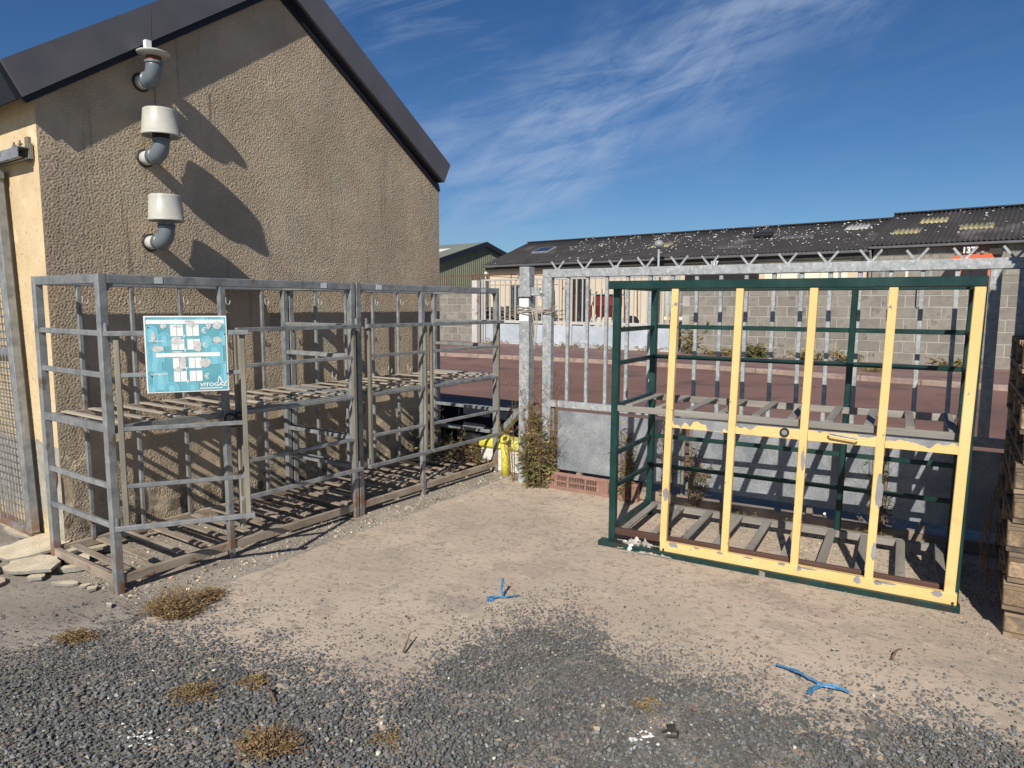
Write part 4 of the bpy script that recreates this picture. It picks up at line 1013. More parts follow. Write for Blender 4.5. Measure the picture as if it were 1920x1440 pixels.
bar(hb, 'gutter', (13.3, 12.01, 4.03), (30, 12.01, 4.03), .12, .11, GUTTER, .02)
boxo(hb, 'soffit', 13.4, 30, 12.08, 12.3, 4.0, 4.03, SOFFIT)
MB().tube([(13.38, 11.9, 3.9), (13.38, 12.1, 3.6), (13.40, 12.2, .06)], .05, 8).obj('downpipe', GREYM, hb)
boxo(hb, 'wall_lamp', 17.55, 17.95, 11.8, 12.25, 3.56, 3.80, SOFFIT, .01)
# white lichen spots as thin crusts on both roofs
def crusts(parent, ua, ub, n, z0, z1, d0, d1, seed):
    rr = random.Random(seed); m_ = MB()
    Lr = math.hypot(d1 - d0, z1 - z0)
    for _ in range(n):
        u = rr.uniform(ua, ub); t = min(.97, rr.betavariate(2.2, 1.6)); r_ = rr.uniform(.018, .05) * (1 + .5 * (rr.random() > .85))
        if rr.random() < .55: u = min(ub, max(ua, round(u / 1.7) * 1.7 + rr.gauss(0, .28)))
        c = Vector((u, d0 + (d1 - d0) * t, z0 + (z1 - z0) * t)) + Vector((0, -(z1 - z0) / Lr, (d1 - d0) / Lr)) * .052
        ax = Vector((1, 0, 0)); ay = Vector((0, (d1 - d0) / Lr, (z1 - z0) / Lr)); nn_ = ax.cross(ay)
        ring = [c + ax * math.cos(k * 1.2566) * r_ * rr.uniform(.6, 1.2) + ay * math.sin(k * 1.2566) * r_ * rr.uniform(.7, 1.5) for k in range(5)]
        m_.add(ring + [c + nn_ * .012], [(i, (i + 1) % 5, 5) for i in range(5)])
    o = m_.obj('lichen_spots', LIMESPOT, parent); o['kind'] = 'stuff'; return o
crusts(ha, -3.8, 12.9, 420, 3.98, 5.68, e0, r0, 3)
crusts(hb, 13.6, 24, 75, 4.12, 5.86, 12.05, 16.5, 4)

def number_board(u, z, w, h, d, text, label, white_on_dark=True):
    n = empty('number_board', P(WF, u, d, z), WF[1], label, 'sign')
    boxo(n, 'board', -w / 2, w / 2, 0, .03, -h / 2, h / 2, BLACK if white_on_dark else GREYM)
    me_ = text_mesh(text, .1, WHITE, .0, .004)
    xs2 = [v.co.x for v in me_.vertices]; ys2 = [v.co.y for v in me_.vertices]; tw2, th2 = max(xs2) - min(xs2), max(ys2) - min(ys2)
    for v in me_.vertices: v.co = Vector((((v.co.x - min(xs2)) / tw2 - .5) * w * .86, 0, ((v.co.y - min(ys2)) / th2 - .5) * h * .74))
    obj('lettering', me_, n, Matrix.Translation((0, -.004, 0)))
number_board(16.90, 3.78, .46, .33, 11.95, '137', 'black board with white number 137 at the right, above the orange frame')
number_board(6.6, 3.62, .42, .26, 11.85, '137', 'small dark 137 board under the long roof eave, middle of the photograph')
number_board(1.12, 3.60, .40, .22, 11.85, '137', 'faint small 137 board on the cream wall, left of the yard lamp')

sh = empty('green_shed', WF[0], WF[1], 'green corrugated metal warehouse far behind, left of the long house', 'building')
U, A0, A1, zE = -12.0, 9.2, 22.8, 3.80
zA, dA = 5.76, 16.0
k = 0
me_r = None
d_ = A0
while d_ < A1 - .01:
    zt_ = zA - .295 * abs(d_ + .1 - dA) - .12
    MB().prism([(d_, .06), (d_ + .06, .06), (d_ + .12, .06), (d_ + .18, .06)][:0] or [(U, d_), (U + .05, d_ + .03), (U + .05, d_ + .13), (U, d_ + .16), (U, d_ + .2), (U - .05, d_ + .2), (U - .05, d_)], 'z', .06, max(.2, zt_)).obj('cladding_sheet', SHEDG, sh)
    d_ += .2
MB().prism([(A0, .06), (A1, .06), (A1, zE - .1), (dA, zA - .14), (A0, zE - .1)], 'x', U - 26, U - .06).obj('shed_core', SHEDG, sh)
MB().prism([(A0 - .3, zE - .17), (dA, zA), (dA, zA + .10), (A0 - .3, zE - .05)], 'x', U - 26.2, U + .25).obj('roof', SHEDR, sh)
MB().prism([(dA, zA), (A1 + .3, zE - .17), (A1 + .3, zE - .05), (dA, zA + .10)], 'x', U - 26.2, U + .25).obj('roof', SHEDR, sh)
for s in (0, 1):
    q = [(A0 - .3, zE - .40), (dA, zA - .22), (dA, zA + .12), (A0 - .3, zE - .02)] if s == 0 else [(dA, zA - .22), (A1 + .3, zE - .40), (A1 + .3, zE - .02), (dA, zA + .12)]
    MB().prism(q, 'x', U + .25, U + .31).obj('verge_board', NAVYD, sh)
MB().prism([(12.2, 4.77), (14.4, 5.40), (14.4, 5.42), (12.2, 4.79)], 'x', -16.2, -13.6).obj('roof_light', WHITE, sh, mtx=Matrix.Translation((0, 0, .0)))

# ---------------------------------------------------------------- things in the far yard
bp = MB()
for _ in range(760):
    u = random.uniform(-2.6, 2.0); d = random.uniform(3.2, 5.0); hmax = 1.50 - .10 * abs(u + .4) ** 1.3
    z = max(.3, hmax) * random.random() ** .6; l = random.uniform(.7, 2.2); a = random.gauss(0, .28); e = random.gauss(.0, .09)
    x0, x1 = u - l / 2 * math.cos(a), u + l / 2 * math.cos(a)
    bp.tube([(x0, d - l / 2 * math.sin(a), max(.08, z - l / 2 * e)), (u, d, z + random.uniform(-.03, .03)), (x1, d + l / 2 * math.sin(a), max(.08, z + l / 2 * e))], random.uniform(.012, .035), 5)
bo = bp.obj('brush_pile', BRANCH); bo.matrix_world = Matrix.Translation(WF[0]) @ Matrix.Rotation(WF[1], 4, 'Z'); tag(bo, 'heap of cut grey branches behind the left of the street gate', 'brushwood', kind='stuff')
rs = empty('rusty_trellis', WF[0], WF[1], 'rusty thin tubular frames standing above the street gate at the left', 'frame')
for (a0, a1) in ((-4.6, -1.95), (-1.9, .42), (.47, 3.15), (3.3, 5.9)):
    for d in (3.9, 4.9):
        bar(rs, 'tube', (a0, d, 2.98), (a1, d, 2.96), .035, .035, RUSTY)
        bar(rs, 'tube', (a0, d, 2.96), (a0, d, .08), .035, .035, RUSTY)
    bar(rs, 'tube', (a0, 3.9, 2.97), (a1, 4.9, 2.80), .03, .03, RUSTY)
    bar(rs, 'tube', (a0, 3.9, 2.97), (a0, 4.9, 2.97), .03, .03, RUSTY)
    bar(rs, 'tube', (a0, 3.9, 2.2), (a0 + .5, 3.9, 2.95), .03, .03, RUSTY)
bar(rs, 'tube', (-4.6, 3.9, 2.5), (3.1, 3.9, 2.45), .025, .025, RUSTY)
rm = empty('red_drill', P(WF, 5.5, 4.0), WF[1], 'red farm machine with dark wheels half hidden behind the street gate bars', 'machine')
boxo(rm, 'hopper', -.45, .45, -.45, .45, 1.50, 1.98, RED, .06)
boxo(rm, 'lid', -.5, .5, -.5, .5, 1.985, 2.04, GREYM, .02)
MB().prism([(-.45, 1.55), (.45, 1.55), (.2, 1.1), (-.2, 1.1)], 'x', -.4, .4).obj('chute', RED, rm)
bar(rm, 'axle', (-1.1, 0, .62), (1.15, 0, .62), .09, .09, BLACK)
for x in (-1.1, 1.15):
    wl_ = MB().lathe([(.0, -.09), (.30, -.09), (.52, -.10), (.56, -.05), (.56, .05), (.52, .10), (.30, .09), (0, .09)], 26, Matrix.Translation((x, 0, .62)) @ Matrix.Rotation(RAD(90), 4, 'Y')).obj('wheel', BLACK, rm, True)
    MB().lathe([(0, -.11), (.28, -.105), (.28, .105), (0, .11)], 18, Matrix.Translation((x, 0, .62)) @ Matrix.Rotation(RAD(90), 4, 'Y')).obj('rim', WHITE, wl_)
for k in range(7): MB().tube([(-.75 + .25 * k, 0, 1.1), (-.75 + .25 * k, -.2, .6), (-.75 + .25 * k, -.15, .1)], .03, 6).obj('seed_tube', GREYM, rm)
for x in (-.8, .85): bar(rm, 'leg_frame', (x, 0, .62), (x, 0, 1.56), .07, .07, RED)
tw2 = empty('silver_tanks', P(WF, 7.9, 4.6), WF[1], 'two pale upright tubes with a dark gap beside the red machine', 'tank')
for x, c_m in ((0, WHITEPL), (.42, GREYM)): MB().lathe([(0, .06), (.17, .06), (.17, 2.15), (.10, 2.3), (0, 2.32)], 18, Matrix.Translation((x, 0, 0))).obj('tube_tank', c_m, tw2, True)
pk = empty('pink_board', P(WF, 7.05, 4.3), WF[1], 'leaning faded pink panel behind the street gate', 'board')
MB().prism([(-.1, .08), (.32, .08), (.5, 2.15), (.2, 2.2)], 'y', 0, .05).obj('panel', M('faded_pink', [(.50, .30, .27), (.58, .38, .34)], 3, .7), pk)
boxo(pk, 'rail', -.1, .4, .05, .09, .3, .38, GREYM)
tr = empty('flat_trailer', P(WF, 9.6, 3.6), WF[1], 'low pale flatbed trailer with dark wheels behind the right end of the street gate', 'trailer')
boxo(tr, 'bed', -1.1, 1.3, -.5, .5, 1.05, 1.17, HWALL2, .01)
for x in (-.8, -.2, .4, 1.0): bar(tr, 'stake', (x, -.45, 1.17), (x, -.45, 1.62), .05, .05, GATE)
bar(tr, 'side_rail', (-1.05, -.45, 1.64), (1.25, -.45, 1.64), .05, .05, GATE)
for x in (-.45, .55): MB().lathe([(0, -.1), (.42, -.1), (.47, -.05), (.47, .05), (.42, .1), (0, .1)], 24, Matrix.Translation((x, -.42, .53)) @ Matrix.Rotation(RAD(90), 4, 'X')).obj('wheel', BLACK, tr, True)
gbx2 = empty('plant_poles', P(WF, .2, 6.0), WF[1], 'row of dark thin stakes in the yard in front of the cream wall', 'stakes')
for k in range(14): bar(gbx2, 'stake', (k * .62, 0, .06), (k * .62 + random.uniform(-.1, .2), 0, 2.3), .05, .05, BRANCH)
bar(gbx2, 'stake', (2.6, 0, .06), (3.5, 0, 2.2), .04, .04, BRANCH); bar(gbx2, 'stake', (3.1, 0, .06), (3.9, 0, 2.1), .04, .04, BRANCH)
og = empty('orange_frame', P(WF, 16.95, 11.9), WF[1], 'orange red steel frame with two round lamps, upper right over the block wall', 'machine')
MB().prism([(-.66, 3.40), (.80, 3.42), (.70, 3.60), (-.45, 3.56)], 'y', -.4, .3).obj('cross_beam', ORANGE, og)
for x0, x1 in ((-.25, -.75), (.62, .9)):
    bar(og, 'leg', (x0, .05, 3.40), (x1, .05, .06), .09, .09, ORANGE)
for x in (-.42, .42): MB().lathe([(0, -.05), (.06, -.04), (.08, .0), (.06, .05), (0, .06)], 14, Matrix.Translation((x, -.41, 3.64))).obj('round_lamp', GREYM, og, True)
bl_ = empty('yard_clutter', P(WF, 14.5, 3.0), WF[1], 'pale posts and rails showing just above the long block wall', 'fence')
for k in range(8): bar(bl_, 'post', (-1.8 + .62 * k, 0, .06), (-1.8 + .62 * k, 0, 2.95), .07, .07, (HWALL2, GATE)[k % 2])
bar(bl_, 'rail', (-1.8, .04, 2.35), (3.0, .04, 2.35), .05, .09, HWALL2)

# ---------------------------------------------------------------- pallets at the right
def make_pallet():
    r = empty('pallet', (0, 0, 0))
    Wp, Dp = .80, 1.10
    for x0, x1 in ((0, .10), (.35, .45), (.70, .80)):
        bm_ = (x0 + x1) / 2
        bar(r, 'skid_board', (bm_, 0, .011), (bm_, Dp, .011), .10, .020, BOXWOOD, .002, up=(0, 0, 1))
        for y0_, y1_ in ((0, .10), (.50, .60), (1.0, 1.10)):
            obj('block', CHB, r, Matrix.Translation((x0 + .001, y0_ + .001, .0225)))
    for y0_, y1_ in ((0, .10), (.50, .60), (1.0, 1.10)): bar(r, 'stringer', (0, (y0_ + y1_) / 2, .110), (Wp, (y0_ + y1_) / 2, .110), .10, .018, BOXWOOD, .002)
    for i in range(5):
        pass
    for i in range(7): bar(r, 'deck_board', (.0, .05 + i * 1.0 / 6, .130), (Wp, .05 + i * 1.0 / 6, .130), .085, .020, BOXWOOD, .002)
    return r
me_ = MB().box(0, .098, 0, .098, 0, .078).mesh('block', CHIPB)
bm = bmesh.new(); bm.from_mesh(me_); bmesh.ops.bevel(bm, geom=list(bm.edges), offset=.005, segments=1, affect='EDGES'); bm.to_mesh(me_); bm.free(); CHB = me_
proto = make_pallet()
NP = 17
for i in range(NP):
    if i == 0: o = proto
    else:
        o = proto.copy(); COL.objects.link(o)
        for ch in proto.children:
            c = ch.copy(); COL.objects.link(c); c.parent = o
    low = i < 10
    rr = random.Random(40 + i)
    u = 3.305 + (rr.uniform(-.012, .03) if low else .16 + rr.uniform(-.01, .02)); d = -1.29 + (rr.uniform(-.01, .03) if low else -.12)
    if i in (1, 2): u -= .012
    o.location = P(TF, u, d, .0085 + i * .1425); o.rotation_euler = (0, 0, TF[1] + RAD(rr.uniform(-.8, .8)))
    pos = ['lowest pallet of the stack, on the slab at the right edge', 'second pallet from the ground in the right hand stack', 'third pallet from the ground in the right hand stack', 'fourth pallet from the ground in the right hand stack', 'fifth pallet from the ground in the right hand stack', 'sixth pallet from the ground in the right hand stack',
           'seventh pallet from the ground in the right hand stack', 'eighth pallet from the ground in the right hand stack', 'ninth pallet from the ground in the right hand stack', 'tenth pallet from the ground, topmost before the stack steps back'] + ['weathered wooden pallet %s above the step in the right hand stack' % w_ for w_ in ('first', 'second', 'third', 'fourth', 'fifth', 'sixth', 'seventh')]
    tag(o, ('weathered wooden ' + pos[i]) if low else pos[i], 'pallet', 'stacked wooden pallets at the right edge')
st = MB()
for k in range(12):
    d0 = random.uniform(-1.0, -.5); z0 = random.uniform(.5, .75); b = random.uniform(.02, .08)
    st.tube([(-.01, d0, z0), (-b, d0 - .02, z0 - .12), (-b * 1.3, d0 - .05, z0 - .3), (-b * .5 - .02, d0 - random.uniform(.05, .15), random.uniform(.05, .2))], .0016, 4)
so = st.obj('strapping', TWIG); so.matrix_world = Matrix.Translation(P(TF, 3.30, 0)) @ Matrix.Rotation(TF[1], 4, 'Z'); tag(so, 'loose brown strands hanging down the shaded side of the pallet stack', 'straps')

# ---------------------------------------------------------------- crates, container, rubble, litter
def crate(u, d, rz, w, dp, h, label, lean=0.0, end=False):
    c = empty('plastic_crate', P(TF, u, d, .009), TF[1] + rz, label, 'crate', 'brown plastic crates at the foot of the gate')
    c.rotation_euler = (lean, 0, TF[1] + rz)
    t = .006
    def wall(n, fx, length):
        # side lattice: rims, ribs, slots
        def bx(a0, a1, z0, z1, k=0.0, nm='rib'):
            q = fx(a0, a1, -k, t); boxo(c, nm, *q, z0, z1, CRATE)
        bx(0, length, 0, .030, .003, 'lower_rim'); bx(0, length, h - .028, h, .004, 'upper_rim'); bx(0, length, h * .47, h * .47 + .008, .001)
        ne = .11 if length > .3 else .05
        q = fx(0, ne, 0, t); boxo(c, 'solid_side', *q, .03, h - .028, CRATE); q = fx(length - ne, length, 0, t); boxo(c, 'solid_side', *q, .03, h - .028, CRATE)
        for a0 in [x * .022 + .012 for x in range(4)]:
            for s0 in (a0, length - a0 - .004):
                if s0 < length and a0 < ne: bx(s0, s0 + .004, 0, h, .005)
        x = ne
        while x < length - ne:
            bx(x, x + .0055, .03, h - .028, 0); x += .0155
        for f_ in (.36, .64):
            bx(length * f_ - .010, length * f_ + .010, .03, h - .028, .001)
    wall(0, lambda a0, a1, k, tt: (a0, a1, k, tt), w)
    wall(1, lambda a0, a1, k, tt: (a0, a1, dp - tt, dp - k), w)
    for sd_, f in (('l', lambda a0, a1, k, tt: (k, tt, a0, a1)), ('r', lambda a0, a1, k, tt: (w - tt, w - k, a0, a1))):
        q = f(0, dp, -.004, t); boxo(c, 'upper_rim', *q, h - .028, h, CRATE); boxo(c, 'lower_rim', *q, 0, .03, CRATE)
        for a0 in (.0, dp * .3, dp * .64, dp - .05):
            q = f(a0, a0 + .05, 0, t); boxo(c, 'solid_side', *q, .03, h - .028, CRATE)
    boxo(c, 'base', .006, w - .006, .006, dp - .006, .002, .008, CRATE)
    return c
crate(.075, -.075, 0, .60, .20, .150, 'long faded brown plastic crate with slotted side against the gate panel', lean=-.05)
crate(.70, -.10, RAD(2), .235, .22, .155, 'short end of a brown crate with a handle hole, beside the green rack foot', lean=-.03)

cn = empty('yellow_container', P(TF, -.80, .10, .0), TF[1], 'yellow and white plastic container with dark spout hole behind the gate post', 'container')
boxo(cn, 'white_body', -.02, .68, .10, .30, .0, .215, WPLAST, .015)
boxo(cn, 'yellow_top', -.04, .70, .08, .32, .216, .315, YPLAST, .025)
MB().tube([(.325, .03, .0), (.318, .032, .15), (.300, .035, .33)], [.042, .036, .034], 18).obj('yellow_spout', YPLAST, cn, True)
MB().lathe([(.026, .0), (.046, .0), (.047, .012), (.028, .016), (.026, .0)], 22, Matrix.Translation((.325, .02, .345)) @ Matrix.Rotation(RAD(50), 4, 'X')).obj('spout_ring', YPLAST, cn, True)
MB().lathe([(.0, .0), (.028, .0)], 22, Matrix.Translation((.325, .02, .346)) @ Matrix.Rotation(RAD(50), 4, 'X')).obj('spout_hole', BLACK, cn)
MB().prism([(.38, .10), (.47, .10), (.42, .03)], 'y', .0965, .0985).obj('dark_triangle', GREYM, cn)
MB().tube([(.45, .16, .30), (.55, .18, .35), (.66, .2, .31)], [.03, .05, .03], 10).obj('brown_cloth', M('brown_cloth', [(.20, .10, .06), (.30, .17, .10)], 9, .9), cn, True)

def plate(name, x, y, z, n, rx, ry, th, tilt, az_, label, mats=(None, None), seed=0, cat='rubble'):
    rr = random.Random(seed); pl = []
    n = int(n * 1.5); ph = rr.uniform(0, 9)
    for k in range(n):
        t = 2 * math.pi * k / n; q = .92 + .22 * mnoise.noise((math.cos(t) * 1.6 + ph, math.sin(t) * 1.6, ph)) + .10 * mnoise.noise((math.cos(t) * 6, math.sin(t) * 6 + ph, ph)) + rr.uniform(-.16, .12); pl.append((rx * q * math.cos(t), ry * q * math.sin(t)))
    m_ = MB().prism(pl, 'z', -th / 2, th / 2); me_ = m_.mesh(name, [SLABY, SLABG])
    for pgn in me_.polygons:
        if abs(pgn.normal.z) < .6: pgn.material_index = 1
    o = obj(name, me_); o.location = (x, y, z); o.rotation_euler = (tilt[0], tilt[1], az_); tag(o, label, cat, 'broken plates of render by the building corner' if cat == 'rubble' else None); return o
PLT = [(-3.05, 4.28, .075, 9, .34, .24, .030, (.10, -.10), .4, 'large broken cream render plate leaning on others, under the mesh door'),
       (-2.86, 4.02, .050, 10, .30, .20, .030, (.05, -.08), -.3, 'wide cream plate with a reddish stain, lowest at the left edge'),
       (-3.30, 4.05, .055, 8, .30, .22, .028, (.0, .10), 1.1, 'pale broken plate cut by the left edge of the photograph'),
       (-2.72, 4.27, .060, 8, .24, .17, .028, (-.12, .05), .8, 'cream plate against the foot of the near rack post'),
       (-3.25, 4.62, .060, 8, .30, .2, .03, (.1, .12), .2, 'broken plate lying farthest back under the mesh door'),
       (-2.60, 4.02, .030, 8, .16, .055, .045, (.0, -.04), .35, 'narrow grey edged slab fragment right of the pile'),
       (-2.655, 4.13, .055, 6, .10, .085, .09, (.5, .2), .5, 'chunky grey stucco lump between the plates and the rack post')]
PLT = [(q[0], q[1], q[2] * .8, q[3], q[4] * .74, q[5] * .74, q[6] * .6) + q[7:] for q in PLT]
EXT = [(-2.62, 4.34, .03, 6, .09, .06, .02, 'behind the near rack foot'), (-2.95, 3.80, .02, 6, .10, .07, .018, 'lowest at the front of the pile'), (-2.75, 3.88, .018, 6, .06, .04, .016, 'lying just ahead of the wide plate'), (-3.35, 3.78, .025, 7, .15, .10, .02, 'at the lower left picture edge'), (-3.12, 3.90, .045, 7, .12, .09, .02, 'on top of the plate at the left edge'),
       (-2.90, 4.45, .05, 7, .14, .10, .022, 'beneath the lower corner of the mesh door'), (-3.12, 4.50, .07, 6, .10, .09, .02, 'half way back, under the mesh'), (-2.68, 4.12, .09, 6, .07, .05, .018, 'topmost, against the rack post')]
for i, q in enumerate(EXT): PLT.append(q[:7] + ((random.uniform(-.15, .15), random.uniform(-.15, .15)), random.uniform(0, 3), 'small broken render piece ' + q[7]))
for i, q in enumerate(PLT): plate('render_plate', *q, seed=i + 3)
for i, (x, y, rx, ry, lb) in enumerate(((-2.53, 3.80, .075, .030, 'small flat cream fragment left of the other loose chips'), (-2.40, 3.77, .030, .022, 'tiny cream chip between two larger chips'), (-2.34, 3.735, .040, .028, 'cream chip nearest the front rack foot'),
                                        (-2.12, 3.52, .030, .014, 'thin cream sliver on the ground in front of the rack foot'), (-1.78, 3.50, .05, .03, 'cream fragment beside the large brown weed tuft'))):
    plate('render_chip', x, y, .014, 7, rx, ry, .014, (.04, .05), i * .8, lb, seed=20 + i, cat='stone chip')
# white splashes on the gravel
for i, (x, y, r_) in enumerate(((-1.35, 2.385, .045), (.50, 2.40, .05))):
    m_ = MB()
    for k in range(26):
        a_ = random.uniform(0, 6.28); q = abs(random.gauss(0, r_)); cx, cy = x + q * math.cos(a_) * 1.3, y + q * math.sin(a_) * .7; s = random.uniform(.006, .016)
        s *= .62
        m_.add([(cx + s * math.cos(t) * random.uniform(.6, 1.2), cy + s * math.sin(t), .022 + random.uniform(0, .004)) for t in [j * 1.2566 for j in range(5)]] + [(cx, cy, .027)], [(j, (j + 1) % 5, 5) for j in range(5)])
    o = m_.obj('white_flakes', LIMESPOT); tag(o, kind='stuff', label=('white lime flakes on the gravel at the lower left', 'white lime flakes on the gravel beside the small grey clip')[i])
cp = MB().tube([(.0, 0, 0), (.03, .01, .004), (.06, .0, .0), (.05, -.03, .0), (.01, -.028, 0)], .004, 6); cp.box(.02, .05, .0, .02, .004, .018)
o = cp.obj('grey_clip', SOFFIT); o.location = (.56, 2.41, .036); tag(o, 'small dark clip with a wire loop lying on the gravel at lower right of centre', 'clip')

def twine(name, runs, label, base=.02):
    m_ = MB()
    for pts_, w in runs:
        for k in range(9):
            m_.tube([(x + random.uniform(-.009, .009), y + random.uniform(-.009, .009), base + z + random.uniform(-.002, .003)) for x, y, z in pts_], w, 5)
    o = m_.obj(name, BLUE); tag(o, label, 'twine', 'scraps of blue plastic twine'); return o
twine('blue_twine', [([(-.125, 3.605, 0), (-.08, 3.63, .01), (-.045, 3.635, .006), (-.01, 3.63, .012), (.04, 3.66, .004)], .0018),
                     ([(-.045, 3.635, .0), (-.050, 3.66, .05), (-.044, 3.67, .095)], .0018), ([(-.10, 3.60, 0), (-.13, 3.62, .012), (-.09, 3.65, .002), (-.12, 3.60, .0)], .0018)], 'blue twine scrap with an upright end, on the slab in the middle', .012)
twine('blue_twine', [([(1.179, 2.914, .004), (1.23, 2.85, .012), (1.27, 2.79, .012), (1.30, 2.745, .008), (1.38, 2.712, .006)], .0022),
                     ([(1.30, 2.745, .006), (1.255, 2.72, .01), (1.22, 2.69, .0)], .0018), ([(1.28, 2.74, .008), (1.34, 2.735, .015), (1.385, 2.70, .004), (1.35, 2.72, .01)], .0022)], 'longer blue twine scrap on the gravel edge at the lower right', .022)

# crumpled film by the green rack foot
def crumple(name, cx, cy, sx, sy, amp, mat, label, seed, rz=0.0, cat='litter', z=.012):
    n, m2 = 26, 18; V = []; Fc = []
    for j in range(m2):
        for i in range(n):
            a0, b0 = i / (n - 1) - .5, j / (m2 - 1) - .5; r_ = max(abs(a0), abs(b0)) * 2
            h_ = abs(mnoise.noise((a0 * 7 + seed, b0 * 7, seed))) * 1.2 + .5 * abs(mnoise.noise((a0 * 17, b0 * 17, seed)))
            V.append((a0 * sx * (1 + .25 * mnoise.noise((a0 * 3, b0 * 3, seed + 5))), b0 * sy * (1 + .3 * mnoise.noise((b0 * 4, a0 * 4, seed + 8))), amp * h_ * (1 - r_ ** 3 * .9) + .002))
    for j in range(m2 - 1):
        for i in range(n - 1):
            q = j * n + i; Fc.append((q, q + 1, q + n + 1, q + n))
    o = obj(name, mesh(name, V, Fc, mat)); o.location = (cx, cy, z); o.rotation_euler = (0, 0, rz)
    md = o.modifiers.new('thickness', 'SOLIDIFY'); md.thickness = .0015; tag(o, label, cat); return o
crumple('crumpled_film', .83, 4.42, .26, .10, .075, CLEARFILM, 'greyish crumpled plastic film caught on the green rack foot', 2.2, -.5)
crumple('crumpled_film', .93, 4.335, .22, .10, .028, DRYGREY, 'flattened grey film remains on the slab below the yellow door corner', 5.2, -.5)
m_ = MB().lathe([(0, .0), (.028, .002), (.022, .035), (.0, .055)], 12); o = m_.obj('paper_cup_scrap', WHITE, None, True); o.location = (.775, 4.415, .008); o.rotation_euler = (.5, .4, 0); tag(o, 'small white cup scrap at the left of the crumpled film', 'litter')
for k in range(16):
    pass
cb = MB()
for k in range(40):
    x, y = .86 + random.gauss(0, .08), 4.33 + random.gauss(0, .025); s = random.uniform(.006, .018)
    cb.add([(x + s * math.cos(t) * random.uniform(.6, 1.3), y + s * math.sin(t) * .7, .0105 + random.uniform(0, .003)) for t in [j * 1.2566 for j in range(5)]] + [(x, y, .02)], [(j, (j + 1) % 5, 5) for j in range(5)])
o = cb.obj('charred_crumbs', SLABG); tag(o, 'grey crumbs of dirt in front of the crumpled film', kind='stuff')
plate('concrete_lump', 1.492, 3.985, .022, 8, .035, .022, .03, (.1, .1), .3, 'small pale mortar lump against the rack track', seed=44, cat='stone chip')
plate('red_stone', .985, 3.160, .020, 7, .022, .018, .02, (.1, .1), .3, 'reddish pebble on the slab right of centre', seed=45, cat='stone chip')
plate('yellow_stone', .30 + .02, 2.42, .034, 7, .016, .014, .016, (.1, .1), .3, 'pale yellowish stone on the gravel', seed=47, cat='stone chip')
for nm, x, y, a_, l, lb in (('dead_stick', -.49, 3.02, 1.4, .10, 'short upright brown twig at the gravel edge'), ('dead_stick', -.93, 2.60, 2.2, .12, 'brown stick lying on the gravel beside a weed tuft'), ('dead_stick', 1.72, 2.98, .8, .09, 'dark splinter lying on the slab at the right')):
    m_ = MB().tube([(0, 0, 0), (l * .5 * math.cos(a_), l * .5 * math.sin(a_), .02), (l * math.cos(a_), l * math.sin(a_), .045 if a_ == 1.4 else .012)], [.006, .005, .003], 6)
    o = m_.obj(nm, TWIG); o.location = (x, y, .022); tag(o, lb, 'stick')

# ---------------------------------------------------------------- plants
def weed(x, y, h, nst, spread, label, leafy=1.0, dry=.3, seed=0, leafl=.05, cat='weed', name='weed', group=None, twigs=5, base=0.0, lean=(0, 0), leaf_hi=1.0, tops=True, lmat=LEAF):
    rr = random.Random(seed); random.seed(seed)
    e = empty(name, (x, y, base), 0, label, cat, group)
    sm, lm, ly = MB(), MB(), MB()
    for _ in range(nst):
        a = rr.uniform(0, 6.28); r_ = rr.uniform(0, spread); hh = h * rr.uniform(.45, 1.05); b = rr.uniform(0, spread * 1.3)
        p0 = Vector((r_ * .5 * math.cos(a), r_ * .5 * math.sin(a), 0)); p3 = Vector((b * math.cos(a) + lean[0] * hh, b * math.sin(a) + lean[1] * hh, hh))
        pts_ = [p0.lerp(p3, t) + Vector((rr.gauss(0, .008), rr.gauss(0, .008), 0)) * (1 if 0 < t < 1 else 0) + Vector((0, 0, .1 * hh * math.sin(math.pi * t) * .3)) for t in (0, .25, .5, .75, 1)]
        sm.tube(pts_, [.004, .0034, .0027, .002, .0012], 4)
        for k in range(twigs):
            t = rr.uniform(.25, .98); q = p0.lerp(p3, t); aa = rr.uniform(0, 6.28); l = hh * rr.uniform(.08, .24)
            qe = q + Vector((math.cos(aa) * l * .75, math.sin(aa) * l * .75, l * rr.uniform(.35, .9))); sm.tube([q, q.lerp(qe, .5) + Vector((0, 0, -.01)), qe], [.0018, .0014, .0008], 3)
            for kk in range(3):
                q2 = q.lerp(qe, rr.uniform(.4, 1)); q3 = q2 + Vector((rr.gauss(0, .02), rr.gauss(0, .02), rr.uniform(.0, .035)))
                if tops: sm.tube([q2, q3], [.001, .0007], 3); ly.leaf(q3, (rr.gauss(0, 1), rr.gauss(0, 1), rr.uniform(0, 1)), .006, .012)
            if rr.random() < leafy and t < leaf_hi:
                (ly if rr.random() < dry else lm).leaf(q, (math.cos(aa), math.sin(aa), rr.uniform(-.2, .6)), leafl * rr.uniform(.18, .34), leafl * rr.uniform(.6, 1.3))
        nl = int(26 * leafy * hh / .5)
        for k in range(nl):
            t = rr.uniform(.02, leaf_hi) ** 1.2; q = p0.lerp(p3, t); aa = rr.uniform(0, 6.28)
            (ly if rr.random() < dry else lm).leaf(q, (math.cos(aa), math.sin(aa), rr.uniform(-.3, .7)), leafl * rr.uniform(.18, .34), leafl * rr.uniform(.6, 1.3))
    sm.obj('stem', TWIG, e)
    if lm.f: lm.obj('foliage', lmat, e)
    if ly.f: ly.obj('dry_foliage', LEAFY, e)
    return e
q = P(TF, -.03, -.10)
weed(q.x, q.y, .72, 24, .17, 'leafy green weed clump growing at the foot of the gate post', 1.1, .38, 3, .062, leaf_hi=.95, twigs=9)
q = P(TF, .06, -.03)
weed(q.x, q.y, .55, 18, .16, 'dry yellowing weed clump between gate post and crate', 1.1, .55, 5, .065)
